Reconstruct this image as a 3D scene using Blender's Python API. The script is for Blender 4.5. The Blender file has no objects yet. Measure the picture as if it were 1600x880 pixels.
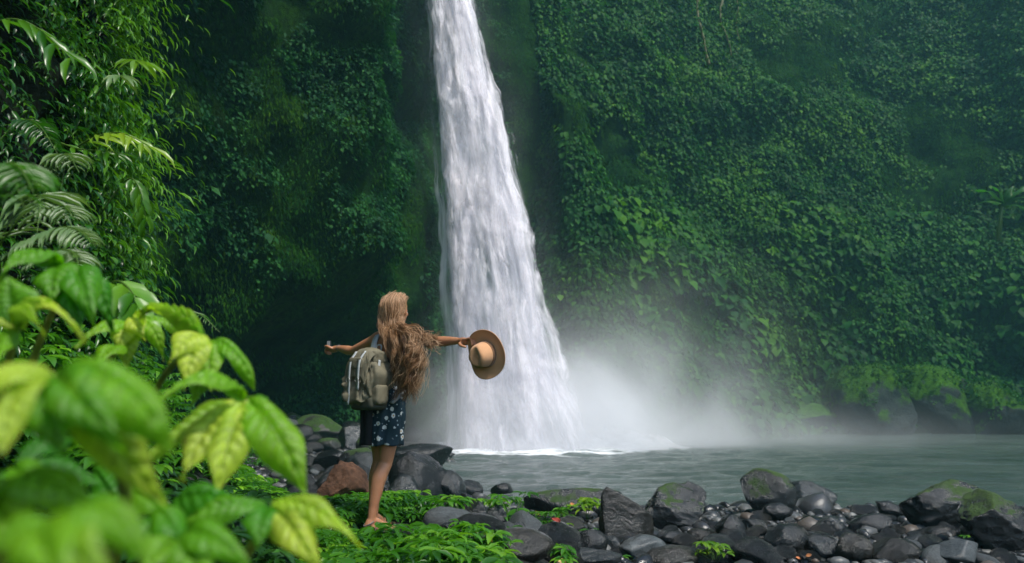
import bpy, bmesh, math, numpy as np
from mathutils import Vector, Matrix
from math import radians, sin, cos, pi
rng = np.random.default_rng(11)
scene = bpy.context.scene
C = scene.collection
FPX = 1143.0; TILT = radians(9.4); CZ = 0.9
WATER = -1.1

def ray(px, py):
    a = (px-800)/FPX; b = (440-py)/FPX
    return np.array([a, cos(TILT)-b*sin(TILT), sin(TILT)+b*cos(TILT)])
def P(px, py, d):
    r = ray(px, py); r = r*(d/r[1]); r[2] += CZ
    return r
def V(p): return Vector((float(p[0]), float(p[1]), float(p[2])))
def ss(a, b, x):
    t = np.clip((np.asarray(x, float)-a)/(b-a), 0, 1); return t*t*(3-2*t)
def nz(v):
    v = np.asarray(v, float); return v/np.maximum(np.linalg.norm(v, axis=-1, keepdims=True), 1e-9)

# ---------- value noise ----------
def _h(i, j, k, s):
    n = (i.astype(np.int64)*374761393 + j.astype(np.int64)*668265263 + k.astype(np.int64)*2147483647*3 + k.astype(np.int64)*1274126177 + s*974634777) & 0xffffffff
    n = ((n ^ (n >> 13))*1274126177) & 0xffffffff
    n = ((n ^ (n >> 15))*2246822519) & 0xffffffff
    return ((n ^ (n >> 16)) & 0xffffff)/float(0xffffff)*2-1
def vn(p, s=0):
    p = np.asarray(p, float); i = np.floor(p).astype(np.int64); f = p-i; f = f*f*f*(f*(f*6-15)+10)
    r = 0
    for a in (0, 1):
        for b in (0, 1):
            for c in (0, 1):
                w = (f[..., 0] if a else 1-f[..., 0])*(f[..., 1] if b else 1-f[..., 1])*(f[..., 2] if c else 1-f[..., 2])
                r = r+w*_h(i[..., 0]+a, i[..., 1]+b, i[..., 2]+c, s)
    return r
def fbm(p, o=4, s=0):
    r = 0; a = 1.0; t = 0; p = np.asarray(p, float)
    for k in range(o):
        r = r+a*vn(p*(2.03**k)+k*17.3, s+k); t += a; a *= .5
    return r/t*1.6

# ---------- scene helpers ----------
def tag(o, label=None, cat=None, group=None, kind=None):
    if label: o['label'] = label
    if cat: o['category'] = cat
    if group: o['group'] = group
    if kind: o['kind'] = kind
    return o
def link(name, me, mat=None, parent=None, loc=None):
    o = bpy.data.objects.new(name, me); C.objects.link(o)
    if mat is not None:
        me.materials.clear(); me.materials.append(mat)
    if parent is not None: o.parent = parent
    if loc is not None: o.location = loc
    return o
def empty(name, loc):
    o = bpy.data.objects.new(name, None); C.objects.link(o); o.location = V(loc); o.empty_display_size = .1
    bpy.context.view_layer.update()
    return o
def mesh_np(name, v, faces, smooth=True, attrs=None, uv=None):
    """v (N,3); faces: list of (M,k) int arrays."""
    me = bpy.data.meshes.new(name)
    v = np.ascontiguousarray(v, np.float32)
    me.vertices.add(len(v)); me.vertices.foreach_set('co', v.ravel())
    li = np.concatenate([np.asarray(f, np.int32).ravel() for f in faces])
    lt = np.concatenate([np.full(len(f), np.asarray(f).shape[1], np.int32) for f in faces])
    ls = np.concatenate([[0], np.cumsum(lt)[:-1]]).astype(np.int32)
    me.loops.add(len(li)); me.loops.foreach_set('vertex_index', li)
    me.polygons.add(len(lt)); me.polygons.foreach_set('loop_start', ls); me.polygons.foreach_set('loop_total', lt)
    if smooth: me.polygons.foreach_set('use_smooth', np.ones(len(lt), bool))
    for k, a in (attrs or {}).items():
        at = me.attributes.new(k, 'FLOAT', 'POINT'); at.data.foreach_set('value', np.ascontiguousarray(a, np.float32))
    if uv is not None:
        l = me.uv_layers.new(name='UVMap'); l.data.foreach_set('uv', np.ascontiguousarray(uv[li], np.float32).ravel())
    me.update(calc_edges=True); me.validate()
    return me
def grid_faces(nu, nv, wrap=False):
    i = np.arange(nu if wrap else nu-1); j = np.arange(nv-1)
    I, J = np.meshgrid(i, j, indexing='ij'); I2 = (I+1) % nu
    return np.stack([I*nv+J, I2*nv+J, I2*nv+J+1, I*nv+J+1], -1).reshape(-1, 4)
def grid_mesh(name, G, flip=False, wrap=False, attrs=None, uv=None):
    nu, nv = G.shape[:2]; f = grid_faces(nu, nv, wrap)
    if flip: f = f[:, ::-1]
    return mesh_np(name, G.reshape(-1, 3), [f], attrs=attrs, uv=uv)
def to_local(o_parent, v):
    return np.asarray(v)-np.array(o_parent.location)

def tube_arrays(pts, rad, ns=6, cap=True):
    pts = np.asarray(pts, float); n = len(pts); rad = np.broadcast_to(np.asarray(rad, float), (n,))
    T = nz(np.gradient(pts, axis=0)); up = np.array([0, 0, 1.]) if abs(T[0, 2]) < .9 else np.array([1., 0, 0])
    S = []; s = nz(np.cross(T[0], up))
    for k in range(n):
        s = nz(s-T[k]*np.dot(s, T[k])); S.append(s)
    S = np.array(S); B = np.cross(T, S)
    a = np.arange(ns)/ns*2*pi
    ring = pts[:, None]+rad[:, None, None]*(np.cos(a)[None, :, None]*S[:, None]+np.sin(a)[None, :, None]*B[:, None])
    v = ring.reshape(-1, 3); f = []
    i = np.arange(n-1)[:, None]; j = np.arange(ns)[None]
    q = np.stack([i*ns+j, i*ns+(j+1) % ns, (i+1)*ns+(j+1) % ns, (i+1)*ns+j], -1).reshape(-1, 4)
    fs = [q]
    if cap:
        v = np.vstack([v, pts[0], pts[-1]]); c0, c1 = n*ns, n*ns+1; j = np.arange(ns)
        fs.append(np.stack([np.full(ns, c0), (j+1) % ns, j], -1)); fs.append(np.stack([np.full(ns, c1), (n-1)*ns+j, (n-1)*ns+(j+1) % ns], -1))
    return v, fs
def join_arrays(parts):
    vs = []; fd = {}; off = 0
    for v, fs in parts:
        vs.append(v)
        for f in fs:
            f = np.asarray(f); fd.setdefault(f.shape[1], []).append(f+off)
        off += len(v)
    return np.vstack(vs), [np.vstack(x) for x in fd.values()]
def bez(p, n):
    p = [np.asarray(q, float) for q in p]; t = np.linspace(0, 1, n)[:, None]
    if len(p) == 3: return (1-t)**2*p[0]+2*t*(1-t)*p[1]+t*t*p[2]
    if len(p) == 4: return (1-t)**3*p[0]+3*t*(1-t)**2*p[1]+3*t*t*(1-t)*p[2]+t**3*p[3]
    return p[0]+(p[1]-p[0])*t
def spline(ctrl, n):
    ctrl = np.asarray(ctrl, float); m = len(ctrl); e = np.vstack([2*ctrl[0]-ctrl[1], ctrl, 2*ctrl[-1]-ctrl[-2]])
    t = np.linspace(0, m-1-1e-9, n); i = t.astype(int); f = (t-i)[:, None]
    a, b, c, d = e[i], e[i+1], e[i+2], e[i+3]
    return .5*((2*b)+(-a+c)*f+(2*a-5*b+4*c-d)*f**2+(-a+3*b-3*c+d)*f**3)

# ---------- materials ----------
class NT:
    def __init__(s, name):
        s.m = bpy.data.materials.new(name); s.m.use_nodes = True; s.t = s.m.node_tree; s.t.nodes.clear()
        s.out = s.n('ShaderNodeOutputMaterial')
    def n(s, typ, **kw):
        nd = s.t.nodes.new(typ)
        for k, v in kw.items(): setattr(nd, k, v)
        return nd
    def l(s, a, b): s.t.links.new(a, b)
    def put(s, sock, v):
        if isinstance(v, bpy.types.NodeSocket): s.l(v, sock)
        elif isinstance(v, (tuple, list)) and sock.type == 'RGBA' and len(v) == 3: sock.default_value = (*v, 1)
        else: sock.default_value = v
    def noise(s, scale, detail=4, rough=.55, vec=None, dist=0, dim='3D'):
        nd = s.n('ShaderNodeTexNoise', noise_dimensions=dim); nd.inputs['Scale'].default_value = scale; nd.inputs['Detail'].default_value = detail
        nd.inputs['Roughness'].default_value = rough; nd.inputs['Distortion'].default_value = dist
        if vec is not None: s.l(vec, nd.inputs['Vector'])
        return nd.outputs['Fac']
    def ramp(s, fac, stops, interp='LINEAR'):
        nd = s.n('ShaderNodeValToRGB'); cr = nd.color_ramp; cr.interpolation = interp
        while len(cr.elements) < len(stops): cr.elements.new(.5)
        for e, (p, c) in zip(cr.elements, stops):
            e.position = p; e.color = (c, c, c, 1) if isinstance(c, (int, float)) else (*c, 1)
        s.put(nd.inputs['Fac'], fac); return nd.outputs['Color']
    def math(s, op, a, b=0., clamp=False):
        nd = s.n('ShaderNodeMath', operation=op, use_clamp=clamp); s.put(nd.inputs[0], a); s.put(nd.inputs[1], b); return nd.outputs[0]
    def mix(s, f, a, b, mode='MIX'):
        nd = s.n('ShaderNodeMix', data_type='RGBA', blend_type=mode); s.put(nd.inputs[0], f); s.put(nd.inputs[6], a); s.put(nd.inputs[7], b); return nd.outputs[2]
    def mapr(s, v, a, b, c=0., d=1., sm=False):
        nd = s.n('ShaderNodeMapRange'); nd.interpolation_type = 'SMOOTHSTEP' if sm else 'LINEAR'
        s.put(nd.inputs[0], v)
        for k, x in zip((1, 2, 3, 4), (a, b, c, d)): nd.inputs[k].default_value = x
        return nd.outputs[0]
    def obj(s): return s.n('ShaderNodeTexCoord').outputs['Object']
    def pos(s): return s.n('ShaderNodeNewGeometry').outputs['Position']
    def mapping(s, vec, scale=(1, 1, 1), loc=(0, 0, 0)):
        nd = s.n('ShaderNodeMapping'); s.l(vec, nd.inputs['Vector']); nd.inputs['Scale'].default_value = scale; nd.inputs['Location'].default_value = loc
        return nd.outputs['Vector']
    def attr(s, name): return s.n('ShaderNodeAttribute', attribute_name=name).outputs['Fac']
    def bump(s, h, strength=.5, dist=.02):
        nd = s.n('ShaderNodeBump'); nd.inputs['Strength'].default_value = strength; nd.inputs['Distance'].default_value = dist; s.l(h, nd.inputs['Height'])
        return nd.outputs['Normal']
    def pbr(s, col, rough=.6, spec=.5, normal=None, **kw):
        b = s.n('ShaderNodeBsdfPrincipled'); s.put(b.inputs['Base Color'], col); s.put(b.inputs['Roughness'], rough); s.put(b.inputs['Specular IOR Level'], spec)
        if normal is not None: s.l(normal, b.inputs['Normal'])
        for k, v in kw.items(): s.put(b.inputs[k.replace('_', ' ')], v)
        return b.outputs[0]
    def shmix(s, f, a, b):
        nd = s.n('ShaderNodeMixShader'); s.put(nd.inputs[0], f); s.l(a, nd.inputs[1]); s.l(b, nd.inputs[2]); return nd.outputs[0]
    def done(s, sh, vol=None):
        if sh is not None: s.l(sh, s.out.inputs['Surface'])
        if vol is not None: s.l(vol, s.out.inputs['Volume'])
        return s.m

def leaf_mat(name, c0, c1, c2, rough=.4, spec=.5, trans=.3, patch=None):
    t = NT(name); tint = t.attr('tint')
    col = t.ramp(tint, [(0, c0), (.55, c1), (1, c2)])
    if patch:
        nfac = t.ramp(t.noise(patch[0], 3, vec=t.pos()), [(.4, 0.), (.62, 1.)])
        col = t.mix(nfac, col, t.mix(1., col, patch[1], 'MULTIPLY'))
    p = t.pbr(col, rough, spec)
    if trans:
        tr = t.n('ShaderNodeBsdfTranslucent'); t.l(t.mix(1., col, (1.5, 1.6, .7), 'MULTIPLY'), tr.inputs['Color'])
        p = t.shmix(trans, p, tr.outputs[0])
    return t.done(p)

def rock_mat(name, dark, light, moss=0., rough=(.22, .5), scale=1., mosscol=((.012, .035, .004), (.04, .085, .008)), spec=.5, streak=False):
    t = NT(name); oi = t.n('ShaderNodeObjectInfo')
    vadd = t.n('ShaderNodeVectorMath', operation='ADD'); t.l(t.obj(), vadd.inputs[0])
    t.l(t.math('MULTIPLY', oi.outputs['Random'], 37.), vadd.inputs[1])
    v = vadd.outputs[0]
    n1 = t.noise(2.2*scale, 8, .65, v, .4); n2 = t.noise(14*scale, 6, .7, v)
    col = t.ramp(n1, [(.3, dark), (.52, tuple(.5*a+.5*b for a, b in zip(dark, light))), (.72, light)])
    col = t.mix(t.ramp(n2, [(.35, .75), (.7, 0.)]), col, dark)
    col = t.mix(1., col, t.mapr(oi.outputs['Random'], 0, 1, .7, 1.3), 'MULTIPLY')
    r = t.mapr(n2, .3, .7, rough[0], rough[1])
    h = t.math('ADD', t.math('ADD', t.math('MULTIPLY', n1, 1.), t.math('MULTIPLY', n2, .4)), t.math('MULTIPLY', t.noise(45*scale, 4, .7, v), .12))
    bmp = t.bump(h, .85, .07/scale)
    if moss > 0:
        geo = t.n('ShaderNodeNewGeometry'); sep = t.n('ShaderNodeSeparateXYZ'); t.l(geo.outputs['Normal'], sep.inputs[0])
        mn = t.noise(1.6*scale, 5, .6, v); mf = t.noise(40*scale, 3, .6, v)
        k = t.math('ADD', t.math('MULTIPLY', sep.outputs['Z'], .35), t.math('ADD', mn, t.math('MULTIPLY', mf, .25)))
        f = t.mapr(k, 1.02-moss*.5, 1.12-moss*.5, 0, 1, True)
        mc = t.ramp(t.noise(9*scale, 5, .7, v), [(.3, mosscol[0]), (.7, mosscol[1])])
        col = t.mix(f, col, mc); r = t.mix(f, r, (.95, .95, .95))
        nb = t.bump(mf, .9, .03/scale); t.l(bmp, nb.node.inputs['Normal']); 
        nd = t.n('ShaderNodeMix', data_type='VECTOR'); t.l(f, nd.inputs[0]); t.l(bmp, nd.inputs[4]); t.l(nb, nd.inputs[5]); bmp = nd.outputs[1]
    return t.done(t.pbr(col, r, spec, bmp))

M = {}
M['rock'] = rock_mat('wet_basalt', (.003, .004, .004), (.022, .025, .026), 0, (.07, .32), spec=.6)
M['rock_light'] = rock_mat('wet_grey_stone', (.006, .008, .008), (.055, .063, .067), 0, (.07, .3), spec=.6)
M['rock_brown'] = rock_mat('brown_stone', (.006, .006, .004), (.036, .031, .024), 0, (.08, .3), spec=.6)
M['rock_moss'] = rock_mat('mossy_stone', (.004, .005, .005), (.034, .038, .038), .34, (.08, .32), spec=.6)
M['rock_vmoss'] = rock_mat('thick_moss_stone', (.008, .009, .007), (.04, .045, .04), .5, (.25, .6), 1.5, ((.010, .03, .004), (.035, .085, .008)))
M['rock_far'] = rock_mat('far_mossy_stone', (.006, .014, .014), (.03, .042, .042), .8, (.5, .8), .35, ((.012, .05, .003), (.045, .14, .005)), .2)
M['rock_red'] = rock_mat('porous_red_stone', (.02, .012, .008), (.17, .085, .05), 0, (.8, .95), 2.2, spec=.2)
M['granite'] = rock_mat('speckled_stone', (.03, .035, .036), (.16, .18, .185), 0, (.2, .5), 4.)

def cliff_mat():
    t = NT('mossy_cliff'); p = t.pos(); ps = t.mapping(p, (.5, .5, .16))
    n1 = t.noise(.9, 6, .6, ps); n2 = t.noise(5, 6, .65, p)
    col = t.ramp(n1, [(.28, (.004, .015, .007)), (.42, (.010, .045, .007)), (.6, (.022, .075, .007)), (.8, (.024, .045, .01))])
    col = t.mix(t.ramp(n2, [(.35, .7), (.6, 0.)]), col, (.006, .016, .009))
    return t.done(t.pbr(col, .95, .04, t.bump(t.math('ADD', n2, t.noise(22, 4, .7, p)), .9, .25)))
M['cliff'] = cliff_mat()
def ground_mat():
    t = NT('wet_ground'); p = t.pos()
    n1 = t.noise(1.3, 6, .6, p); n2 = t.noise(18, 6, .7, p); vo = t.n('ShaderNodeTexVoronoi'); vo.inputs['Scale'].default_value = 14; t.l(p, vo.inputs['Vector'])
    col = t.ramp(n1, [(.35, (.006, .007, .006)), (.6, (.014, .016, .014)), (.75, (.010, .018, .006))])
    col = t.mix(t.ramp(n2, [(.4, .6), (.7, 0.)]), col, (.012, .012, .011))
    h = t.math('ADD', t.math('MULTIPLY', vo.outputs['Distance'], -1.2), n2)
    return t.done(t.pbr(col, t.mapr(n2, .3, .7, .25, .6), .5, t.bump(h, .9, .05)))
M['ground'] = ground_mat()
def water_mat():
    t = NT('churned_water'); p = t.pos()
    sep = t.n('ShaderNodeSeparateXYZ'); t.l(p, sep.inputs[0])
    # distance to the foot of the fall -> foam
    dx = t.math('MULTIPLY', t.math('SUBTRACT', sep.outputs[0], -.2), .75); dy = t.math('SUBTRACT', sep.outputs[1], 34.)
    d = t.math('SQRT', t.math('ADD', t.math('MULTIPLY', dx, dx), t.math('MULTIPLY', dy, dy)))
    v = t.mapping(p, (1., 2.6, 1)); n1 = t.noise(.9, 6, .62, v, .6); n2 = t.noise(3.2, 5, .65, v, .5); n3 = t.noise(.28, 4, .6, t.mapping(p, (1, 2.4, 1)), .6)
    foam = t.math('ADD', t.mapr(d, 2., 7., 1., 0.), t.math('MULTIPLY', t.math('SUBTRACT', n1, .5), t.mapr(d, 3., 13., 2.2, 0.)))
    foam = t.mapr(foam, .25, .75, 0, 1, True)
    caps = t.math('MULTIPLY', t.mapr(n2, .66, .74, 0., .55, True), t.mapr(n3, .48, .62, 0., 1., True))
    foam = t.math('MAXIMUM', foam, caps)
    col = t.mix(t.mapr(n3, .35, .65), (.034, .056, .047), (.07, .098, .087))
    col = t.mix(foam, col, (.8, .83, .86))
    h = t.math('ADD', n1, t.math('MULTIPLY', n2, .45))
    return t.done(t.pbr(col, t.mapr(foam, 0, 1, .13, .8), .5, t.bump(h, .38, .35)))
M['water'] = water_mat()

# leaves
M['lf_left'] = leaf_mat('cliff_leaf_cool', (.007, .046, .012), (.014, .085, .018), (.035, .14, .020), .65, .12, .25, (.35, (.6, .75, .9)))
M['lf_right'] = leaf_mat('cliff_leaf_vine', (.005, .038, .008), (.011, .076, .011), (.036, .14, .012), .6, .12, .3, (.12, (1.9, 1.3, .6)))
M['lf_moss'] = leaf_mat('cliff_moss', (.008, .038, .004), (.018, .068, .005), (.040, .094, .006), .9, .04, .3, (.2, (.6, .9, 1.1)))
M['lf_near'] = leaf_mat('near_wall_leaf', (.006, .045, .005), (.022, .11, .006), (.10, .26, .012), .3, .45, .38)
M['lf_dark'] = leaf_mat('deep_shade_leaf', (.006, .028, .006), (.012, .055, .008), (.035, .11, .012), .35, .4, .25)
M['lf_under'] = leaf_mat('undergrowth_leaf', (.018, .09, .007), (.065, .22, .012), (.22, .44, .03), .36, .5, .4, (2.2, (.5, .65, .6)))
M['lf_yel'] = leaf_mat('yellow_green_leaf', (.06, .16, .01), (.13, .27, .014), (.24, .36, .02), .32, .5, .4)

# ---------- ground ----------
def shore_x(y): return np.interp(y, [0, 14.6, 16.4, 21.5, 33, 45], [.3, .3, -.83, -1.8, -3.1, -4.5])
def gh(x, y, noise=True):
    x = np.asarray(x, float); y = np.asarray(y, float)
    Fd = np.maximum(14.5-y, np.minimum((shore_x(y)-x)*.9, 8.))
    wob = .5*np.sin(x*.9+1)+.35*np.sin(x*2.3+y*.7)
    Fd = Fd+wob*.45*ss(8, 12, y)
    h = WATER+np.where(Fd > 0, .9*(1-np.exp(-np.maximum(Fd, 0)/11)), np.maximum(Fd*.25, -2.4))
    h = h+.593*ss(1.3, -.35, x)*ss(9.6, 6.3, y)
    h = h+1.25*ss(-1.7, -4.6, x)*ss(12, 8.5, y)
    h = h+.5*ss(-5, -9, x)*ss(10, 14, y)
    if noise:
        p = np.stack([x*1.1, y*1.1, x*0], -1); h = h+.05*fbm(p, 3, 5)
    return h
def ground_at(px, py, zmin=None):
    r = ray(px, py); t = np.linspace(2, 60, 6000); x = r[0]*t; y = r[1]*t; z = r[2]*t+CZ
    g = np.maximum(gh(x, y, False), WATER if zmin is None else zmin); k = np.argmax(z <= g)
    return np.array([x[k], y[k], z[k]])
ax = np.concatenate([np.arange(-70, -12, 2), np.arange(-12, 12, .14), np.arange(12, 72, 2)])
ay = np.concatenate([np.arange(-40, -2, 2), np.arange(-2, 18, .14), np.arange(18, 50, .5), np.arange(50, 90, 3)])
X, Y = np.meshgrid(ax, ay, indexing='ij')
G = np.stack([X, Y, gh(X, Y)], -1)
o = link('ground', grid_mesh('ground', G), M['ground']); tag(o, 'dark wet gravel and mud bank beside the pool', 'ground', kind='structure')
# water surface
wx = np.concatenate([np.arange(-12, 12, .16), np.arange(12, 60, .5)]); wy = np.concatenate([np.arange(12, 40, .16), np.arange(40, 62, .5)])
X, Y = np.meshgrid(wx, wy, indexing='ij')
dd = np.hypot((X+.2)*.7, Y-34)
amp = .018+.10*np.exp(-dd/7)+.03*np.exp(-np.abs(Y-18)/5)*ss(6, -1, X)
Z = WATER+amp*fbm(np.stack([X*.75, Y*1.7, X*0], -1), 4, 21)*1.6
o = link('water', grid_mesh('water', np.stack([X, Y, Z], -1)), M['water']); tag(o, 'grey green churning pool water below the waterfall', 'water', kind='structure')

# ---------- main cliff ----------
ctrl = np.array([(-11, -8), (-9.6, 2), (-9.0, 10), (-9.2, 17), (-9.0, 24), (-7.6, 29.5), (-6.0, 34), (-5.2, 38.5), (-2.5, 41), (1.5, 40.5), (5.5, 41), (10, 45), (17, 49.5), (25, 52.5), (33, 53.5), (40, 50), (45, 42), (47, 30), (48, 15)], float)
fine = spline(ctrl, 4000); seg = np.linalg.norm(np.diff(fine, axis=0), axis=1); cum = np.concatenate([[0], np.cumsum(seg)])
L = cum[-1]; U = np.arange(0, L, .3); plan = np.stack([np.interp(U, cum, fine[:, k]) for k in (0, 1)], -1)
tan = nz(np.gradient(plan, axis=0)); out2 = np.stack([tan[:, 1], -tan[:, 0]], -1)      # points into the gorge
HZ = np.concatenate([np.arange(-3, 34, .3), np.arange(34, 52, 1.)])
UU, ZZ = np.meshgrid(U, HZ, indexing='ij')
base3 = np.stack([np.repeat(plan[:, 0:1], len(HZ), 1), np.repeat(plan[:, 1:2], len(HZ), 1), ZZ], -1)
# where along the wall things are
uf = U[np.argmin(np.hypot(plan[:, 0]-0, plan[:, 1]-40.7))]
left = ss(uf+2, uf-7, UU)
q = np.stack([base3[..., 0], base3[..., 1], base3[..., 2]*.8], -1)
D = np.where(left > .5, 2.3, 1.2+1.1*left)*fbm(q/7., 3, 1)+.85*fbm(q/2.6+9, 3, 2)*np.where(left > .5, 1., .9)+.28*fbm(q/.9, 3, 3)
D += .5*fbm(np.stack([UU*.45, ZZ*.09, UU*0], -1), 3, 4)            # vertical ribs
D += left*(.05*np.maximum(ZZ-12, 0)-.9*ss(8, 1, ZZ)*ss(uf-30, uf-18, UU))-(1-left)*.27*np.maximum(ZZ-1, 0)
D += (1-left)*2.2*ss(3.2, -1, ZZ)*ss(uf+8, uf+14, UU)
un = U[np.argmin(np.hypot(plan[:, 0]+7.4, plan[:, 1]-30))]
D -= 3.*np.exp(-((UU-un)/4.5)**2)*ss(5.5, 2.5, ZZ)                   # hollow at the foot of the left wall
D -= 1.6*np.exp(-((UU-(uf+1))/4)**2)
D += (1-left)*1.6*ss(25, 28, ZZ)*ss(uf+22, uf+30, UU)*0
G = base3.copy(); G[..., 0] += out2[:, None, 0]*D; G[..., 1] += out2[:, None, 1]*D
N = nz(np.cross(np.gradient(G, axis=0), np.gradient(G, axis=1)))
if (N[..., :2]*out2[:, None]).sum(-1).mean() < 0: N = -N; flip = True
else: flip = False
o = link('cliff', grid_mesh('cliff', G, flip=flip), M['cliff']); tag(o, 'tall overgrown gorge cliff wrapping round behind the waterfall', 'cliff', kind='structure')
CL = dict(G=G, N=N, U=U, Z=HZ, uf=uf, out=out2)

# ---------- scatter of leaves ----------
T5 = (np.array([(0, 0, 0), (-.5, .42, .02), (0, .45, -.07), (.5, .42, .02), (0, 1, -.12)]), [np.array([(0, 2, 1), (0, 3, 2), (1, 2, 4), (2, 3, 4)])])
T8 = (np.array([(0, 0, 0), (-.42, .25, .05), (0, .28, -.03), (.42, .25, .05), (-.42, .6, .0), (0, .62, -.08), (.42, .6, 0), (0, 1, -.3)]),
      [np.array([(0, 2, 1), (0, 3, 2), (4, 5, 7), (5, 6, 7)]), np.array([(1, 2, 5, 4), (2, 3, 6, 5)])])
def scatter(name, pos, d, n, size, asp, tint, mat, T=T5, parent=None, smooth=True):
    pos = np.asarray(pos, float); K = len(pos); d = nz(d); s = nz(np.cross(d, n)); n = np.cross(s, d)
    size = np.broadcast_to(size, (K,)); asp = np.broadcast_to(asp, (K,)); tv, tf = T; m = len(tv)
    v = pos[:, None]+size[:, None, None]*(tv[None, :, 0:1]*asp[:, None, None]*s[:, None]+tv[None, :, 1:2]*d[:, None]+tv[None, :, 2:3]*n[:, None])
    fs = [(f[None]+(np.arange(K)*m)[:, None, None]).reshape(-1, f.shape[1]) for f in tf]
    me = mesh_np(name, v.reshape(-1, 3), fs, smooth, {'tint': np.repeat(np.clip(tint, 0, 1), m)})
    return link(name, me, mat, parent)

def wall_samples(CLd, u0, u1, z0, z1, count, mask):
    U, Z = CLd['U'], CLd['Z']; u = rng.uniform(u0, u1, count); z = rng.uniform(z0, z1, count)
    fu = np.interp(u, U, np.arange(len(U))); fz = np.interp(z, Z, np.arange(len(Z)))
    i = np.clip(fu.astype(int), 0, len(U)-2); j = np.clip(fz.astype(int), 0, len(Z)-2); a = (fu-i)[:, None]; b = (fz-j)[:, None]
    def bl(A): return A[i, j]*(1-a)*(1-b)+A[i+1, j]*a*(1-b)+A[i, j+1]*(1-a)*b+A[i+1, j+1]*a*b
    p = bl(CLd['G']); n = nz(bl(CLd['N'])); k = mask(p, n, u, z) > rng.random(count)
    return p[k], n[k], u[k], z[k]
def inview(p, m=.12):
    dy = np.maximum(p[:, 1], .1); a = p[:, 0]/dy; zr = (p[:, 2]-CZ)/dy
    return (np.abs(a) < .80+m) & (zr < .72) & (p[:, 1] > 0)
def wall_leaves(name, CLd, u0, u1, z0, z1, count, size, asp, mat, seed, label, lift=(0, .3), dens=1., patch=(3., .0, .25), nzmin=-.35, T=T5, cat='foliage', down=.8, clump=True):
    def mask(p, n, u, z):
        nn = fbm(p/patch[0], 3, seed); k = ss(patch[1]-patch[2], patch[1]+patch[2], nn)
        if clump: k = k*(.25+.75*ss(-.3, .3, fbm(p*np.array([1, 1, 1.6])/(size*3.2), 2, seed+9)))
        return k*dens*ss(nzmin-.2, nzmin+.2, n[:, 2])*inview(p)
    p, n, u, z = wall_samples(CLd, u0, u1, z0, z1, count, mask)
    K = len(p); r = rng.normal(0, 1, (K, 3)); lf = rng.uniform(*lift, K)
    h = nz(n*np.array([1, 1, 0])+1e-6)
    d = h*.75+np.array([0, 0, -down])+r*.38
    nn = h*.45+np.array([0, 0, 1.])+rng.normal(0, .3, (K, 3))
    s = size*rng.lognormal(0, .28, K)
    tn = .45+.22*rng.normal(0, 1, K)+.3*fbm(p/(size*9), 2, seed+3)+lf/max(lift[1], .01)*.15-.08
    o = scatter(name, p+n*lf[:, None], d, nn, s, asp*rng.uniform(.8, 1.2, K), tn, mat, T)
    tag(o, label, cat, kind='stuff'); return o, K
uf = CL['uf']; Lu = CL['U'][-1]
tot = []
_, k = wall_leaves('hanging_foliage', CL, 18, uf-1, -1, 32, 420000, .16, .6, M['lf_left'], 31, 'dense small leaved creepers hanging over the shaded cliff beside the waterfall', (.02, .4), 1., (2.6, -.12, .25)); tot.append(k)
_, k = wall_leaves('cliff_moss', CL, 18, uf+4, -1, 30, 300000, .15, .28, M['lf_moss'], 41, 'fine brownish green moss trailing down the shaded cliff', (.0, .12), .9, (3., -.2, .3), nzmin=-.6, down=1.6, clump=False); tot.append(k)
_, k = wall_leaves('vine_leaves', CL, uf+1, uf+62, -1, 42, 420000, .3, .72, M['lf_right'], 51, 'broad drooping vine leaves in tiers covering the sunlit cliff', (.05, .55), 1., (6., -.32, .3), T=T8, nzmin=-.5); tot.append(k)
_, k = wall_leaves('cliff_grass', CL, uf+1, uf+62, -1, 42, 420000, .22, .36, M['lf_moss'], 61, 'low moss and fine weeds between the vine patches', (.0, .22), .9, (7., -.35, .4), nzmin=-.6, down=1.2, clump=False); tot.append(k)
_, k = wall_leaves('trailing_leaves', CL, uf+1, uf+62, -1, 42, 60000, .5, .16, M['lf_moss'], 71, 'long narrow trailing leaves hanging between the vines', (.1, .5), .8, (2.2, .25, .2), nzmin=-.6, down=1.9, clump=False)
_, k = wall_leaves('large_leaves', CL, uf+8, uf+62, -1, 16, 50000, .55, .8, M['lf_right'], 81, 'larger heart shaped leaves in patches low on the right cliff', (.3, .8), 1., (4., .12, .12), T=T8, nzmin=-.5)
print('leaves', tot)

# ---------- near left rock wall ----------
nctrl = np.array([(-3.3, -3), (-3.3, 1), (-3.5, 3.5), (-3.75, 5.5), (-4.0, 7.0), (-4.6, 7.9), (-6, 8.8), (-9.5, 10.5)], float)
fine = spline(nctrl, 1200); seg = np.linalg.norm(np.diff(fine, axis=0), axis=1); cum = np.concatenate([[0], np.cumsum(seg)])
U2 = np.arange(0, cum[-1], .1); plan = np.stack([np.interp(U2, cum, fine[:, k]) for k in (0, 1)], -1)
tan = nz(np.gradient(plan, axis=0)); out2 = np.stack([tan[:, 1], -tan[:, 0]], -1)
Z2 = np.arange(-1.5, 9.5, .1); UU, ZZ = np.meshgrid(U2, Z2, indexing='ij')
b3 = np.stack([np.repeat(plan[:, 0:1], len(Z2), 1), np.repeat(plan[:, 1:2], len(Z2), 1), ZZ], -1)
D = .3*fbm(b3/1.6, 3, 71)+.14*fbm(b3/.5, 3, 72)+.09*np.sin(ZZ*1.1+.5)+.9*ss(1.5, -.4, ZZ)-.03*ZZ
G = b3.copy(); G[..., 0] += out2[:, None, 0]*D; G[..., 1] += out2[:, None, 1]*D
N = nz(np.cross(np.gradient(G, axis=0), np.gradient(G, axis=1)))
flip = (N[..., :2]*out2[:, None]).sum(-1).mean() < 0
if flip: N = -N
t = NT('near_wall_rock'); p_ = t.pos(); n_ = t.noise(3, 6, .65, p_)
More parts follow.
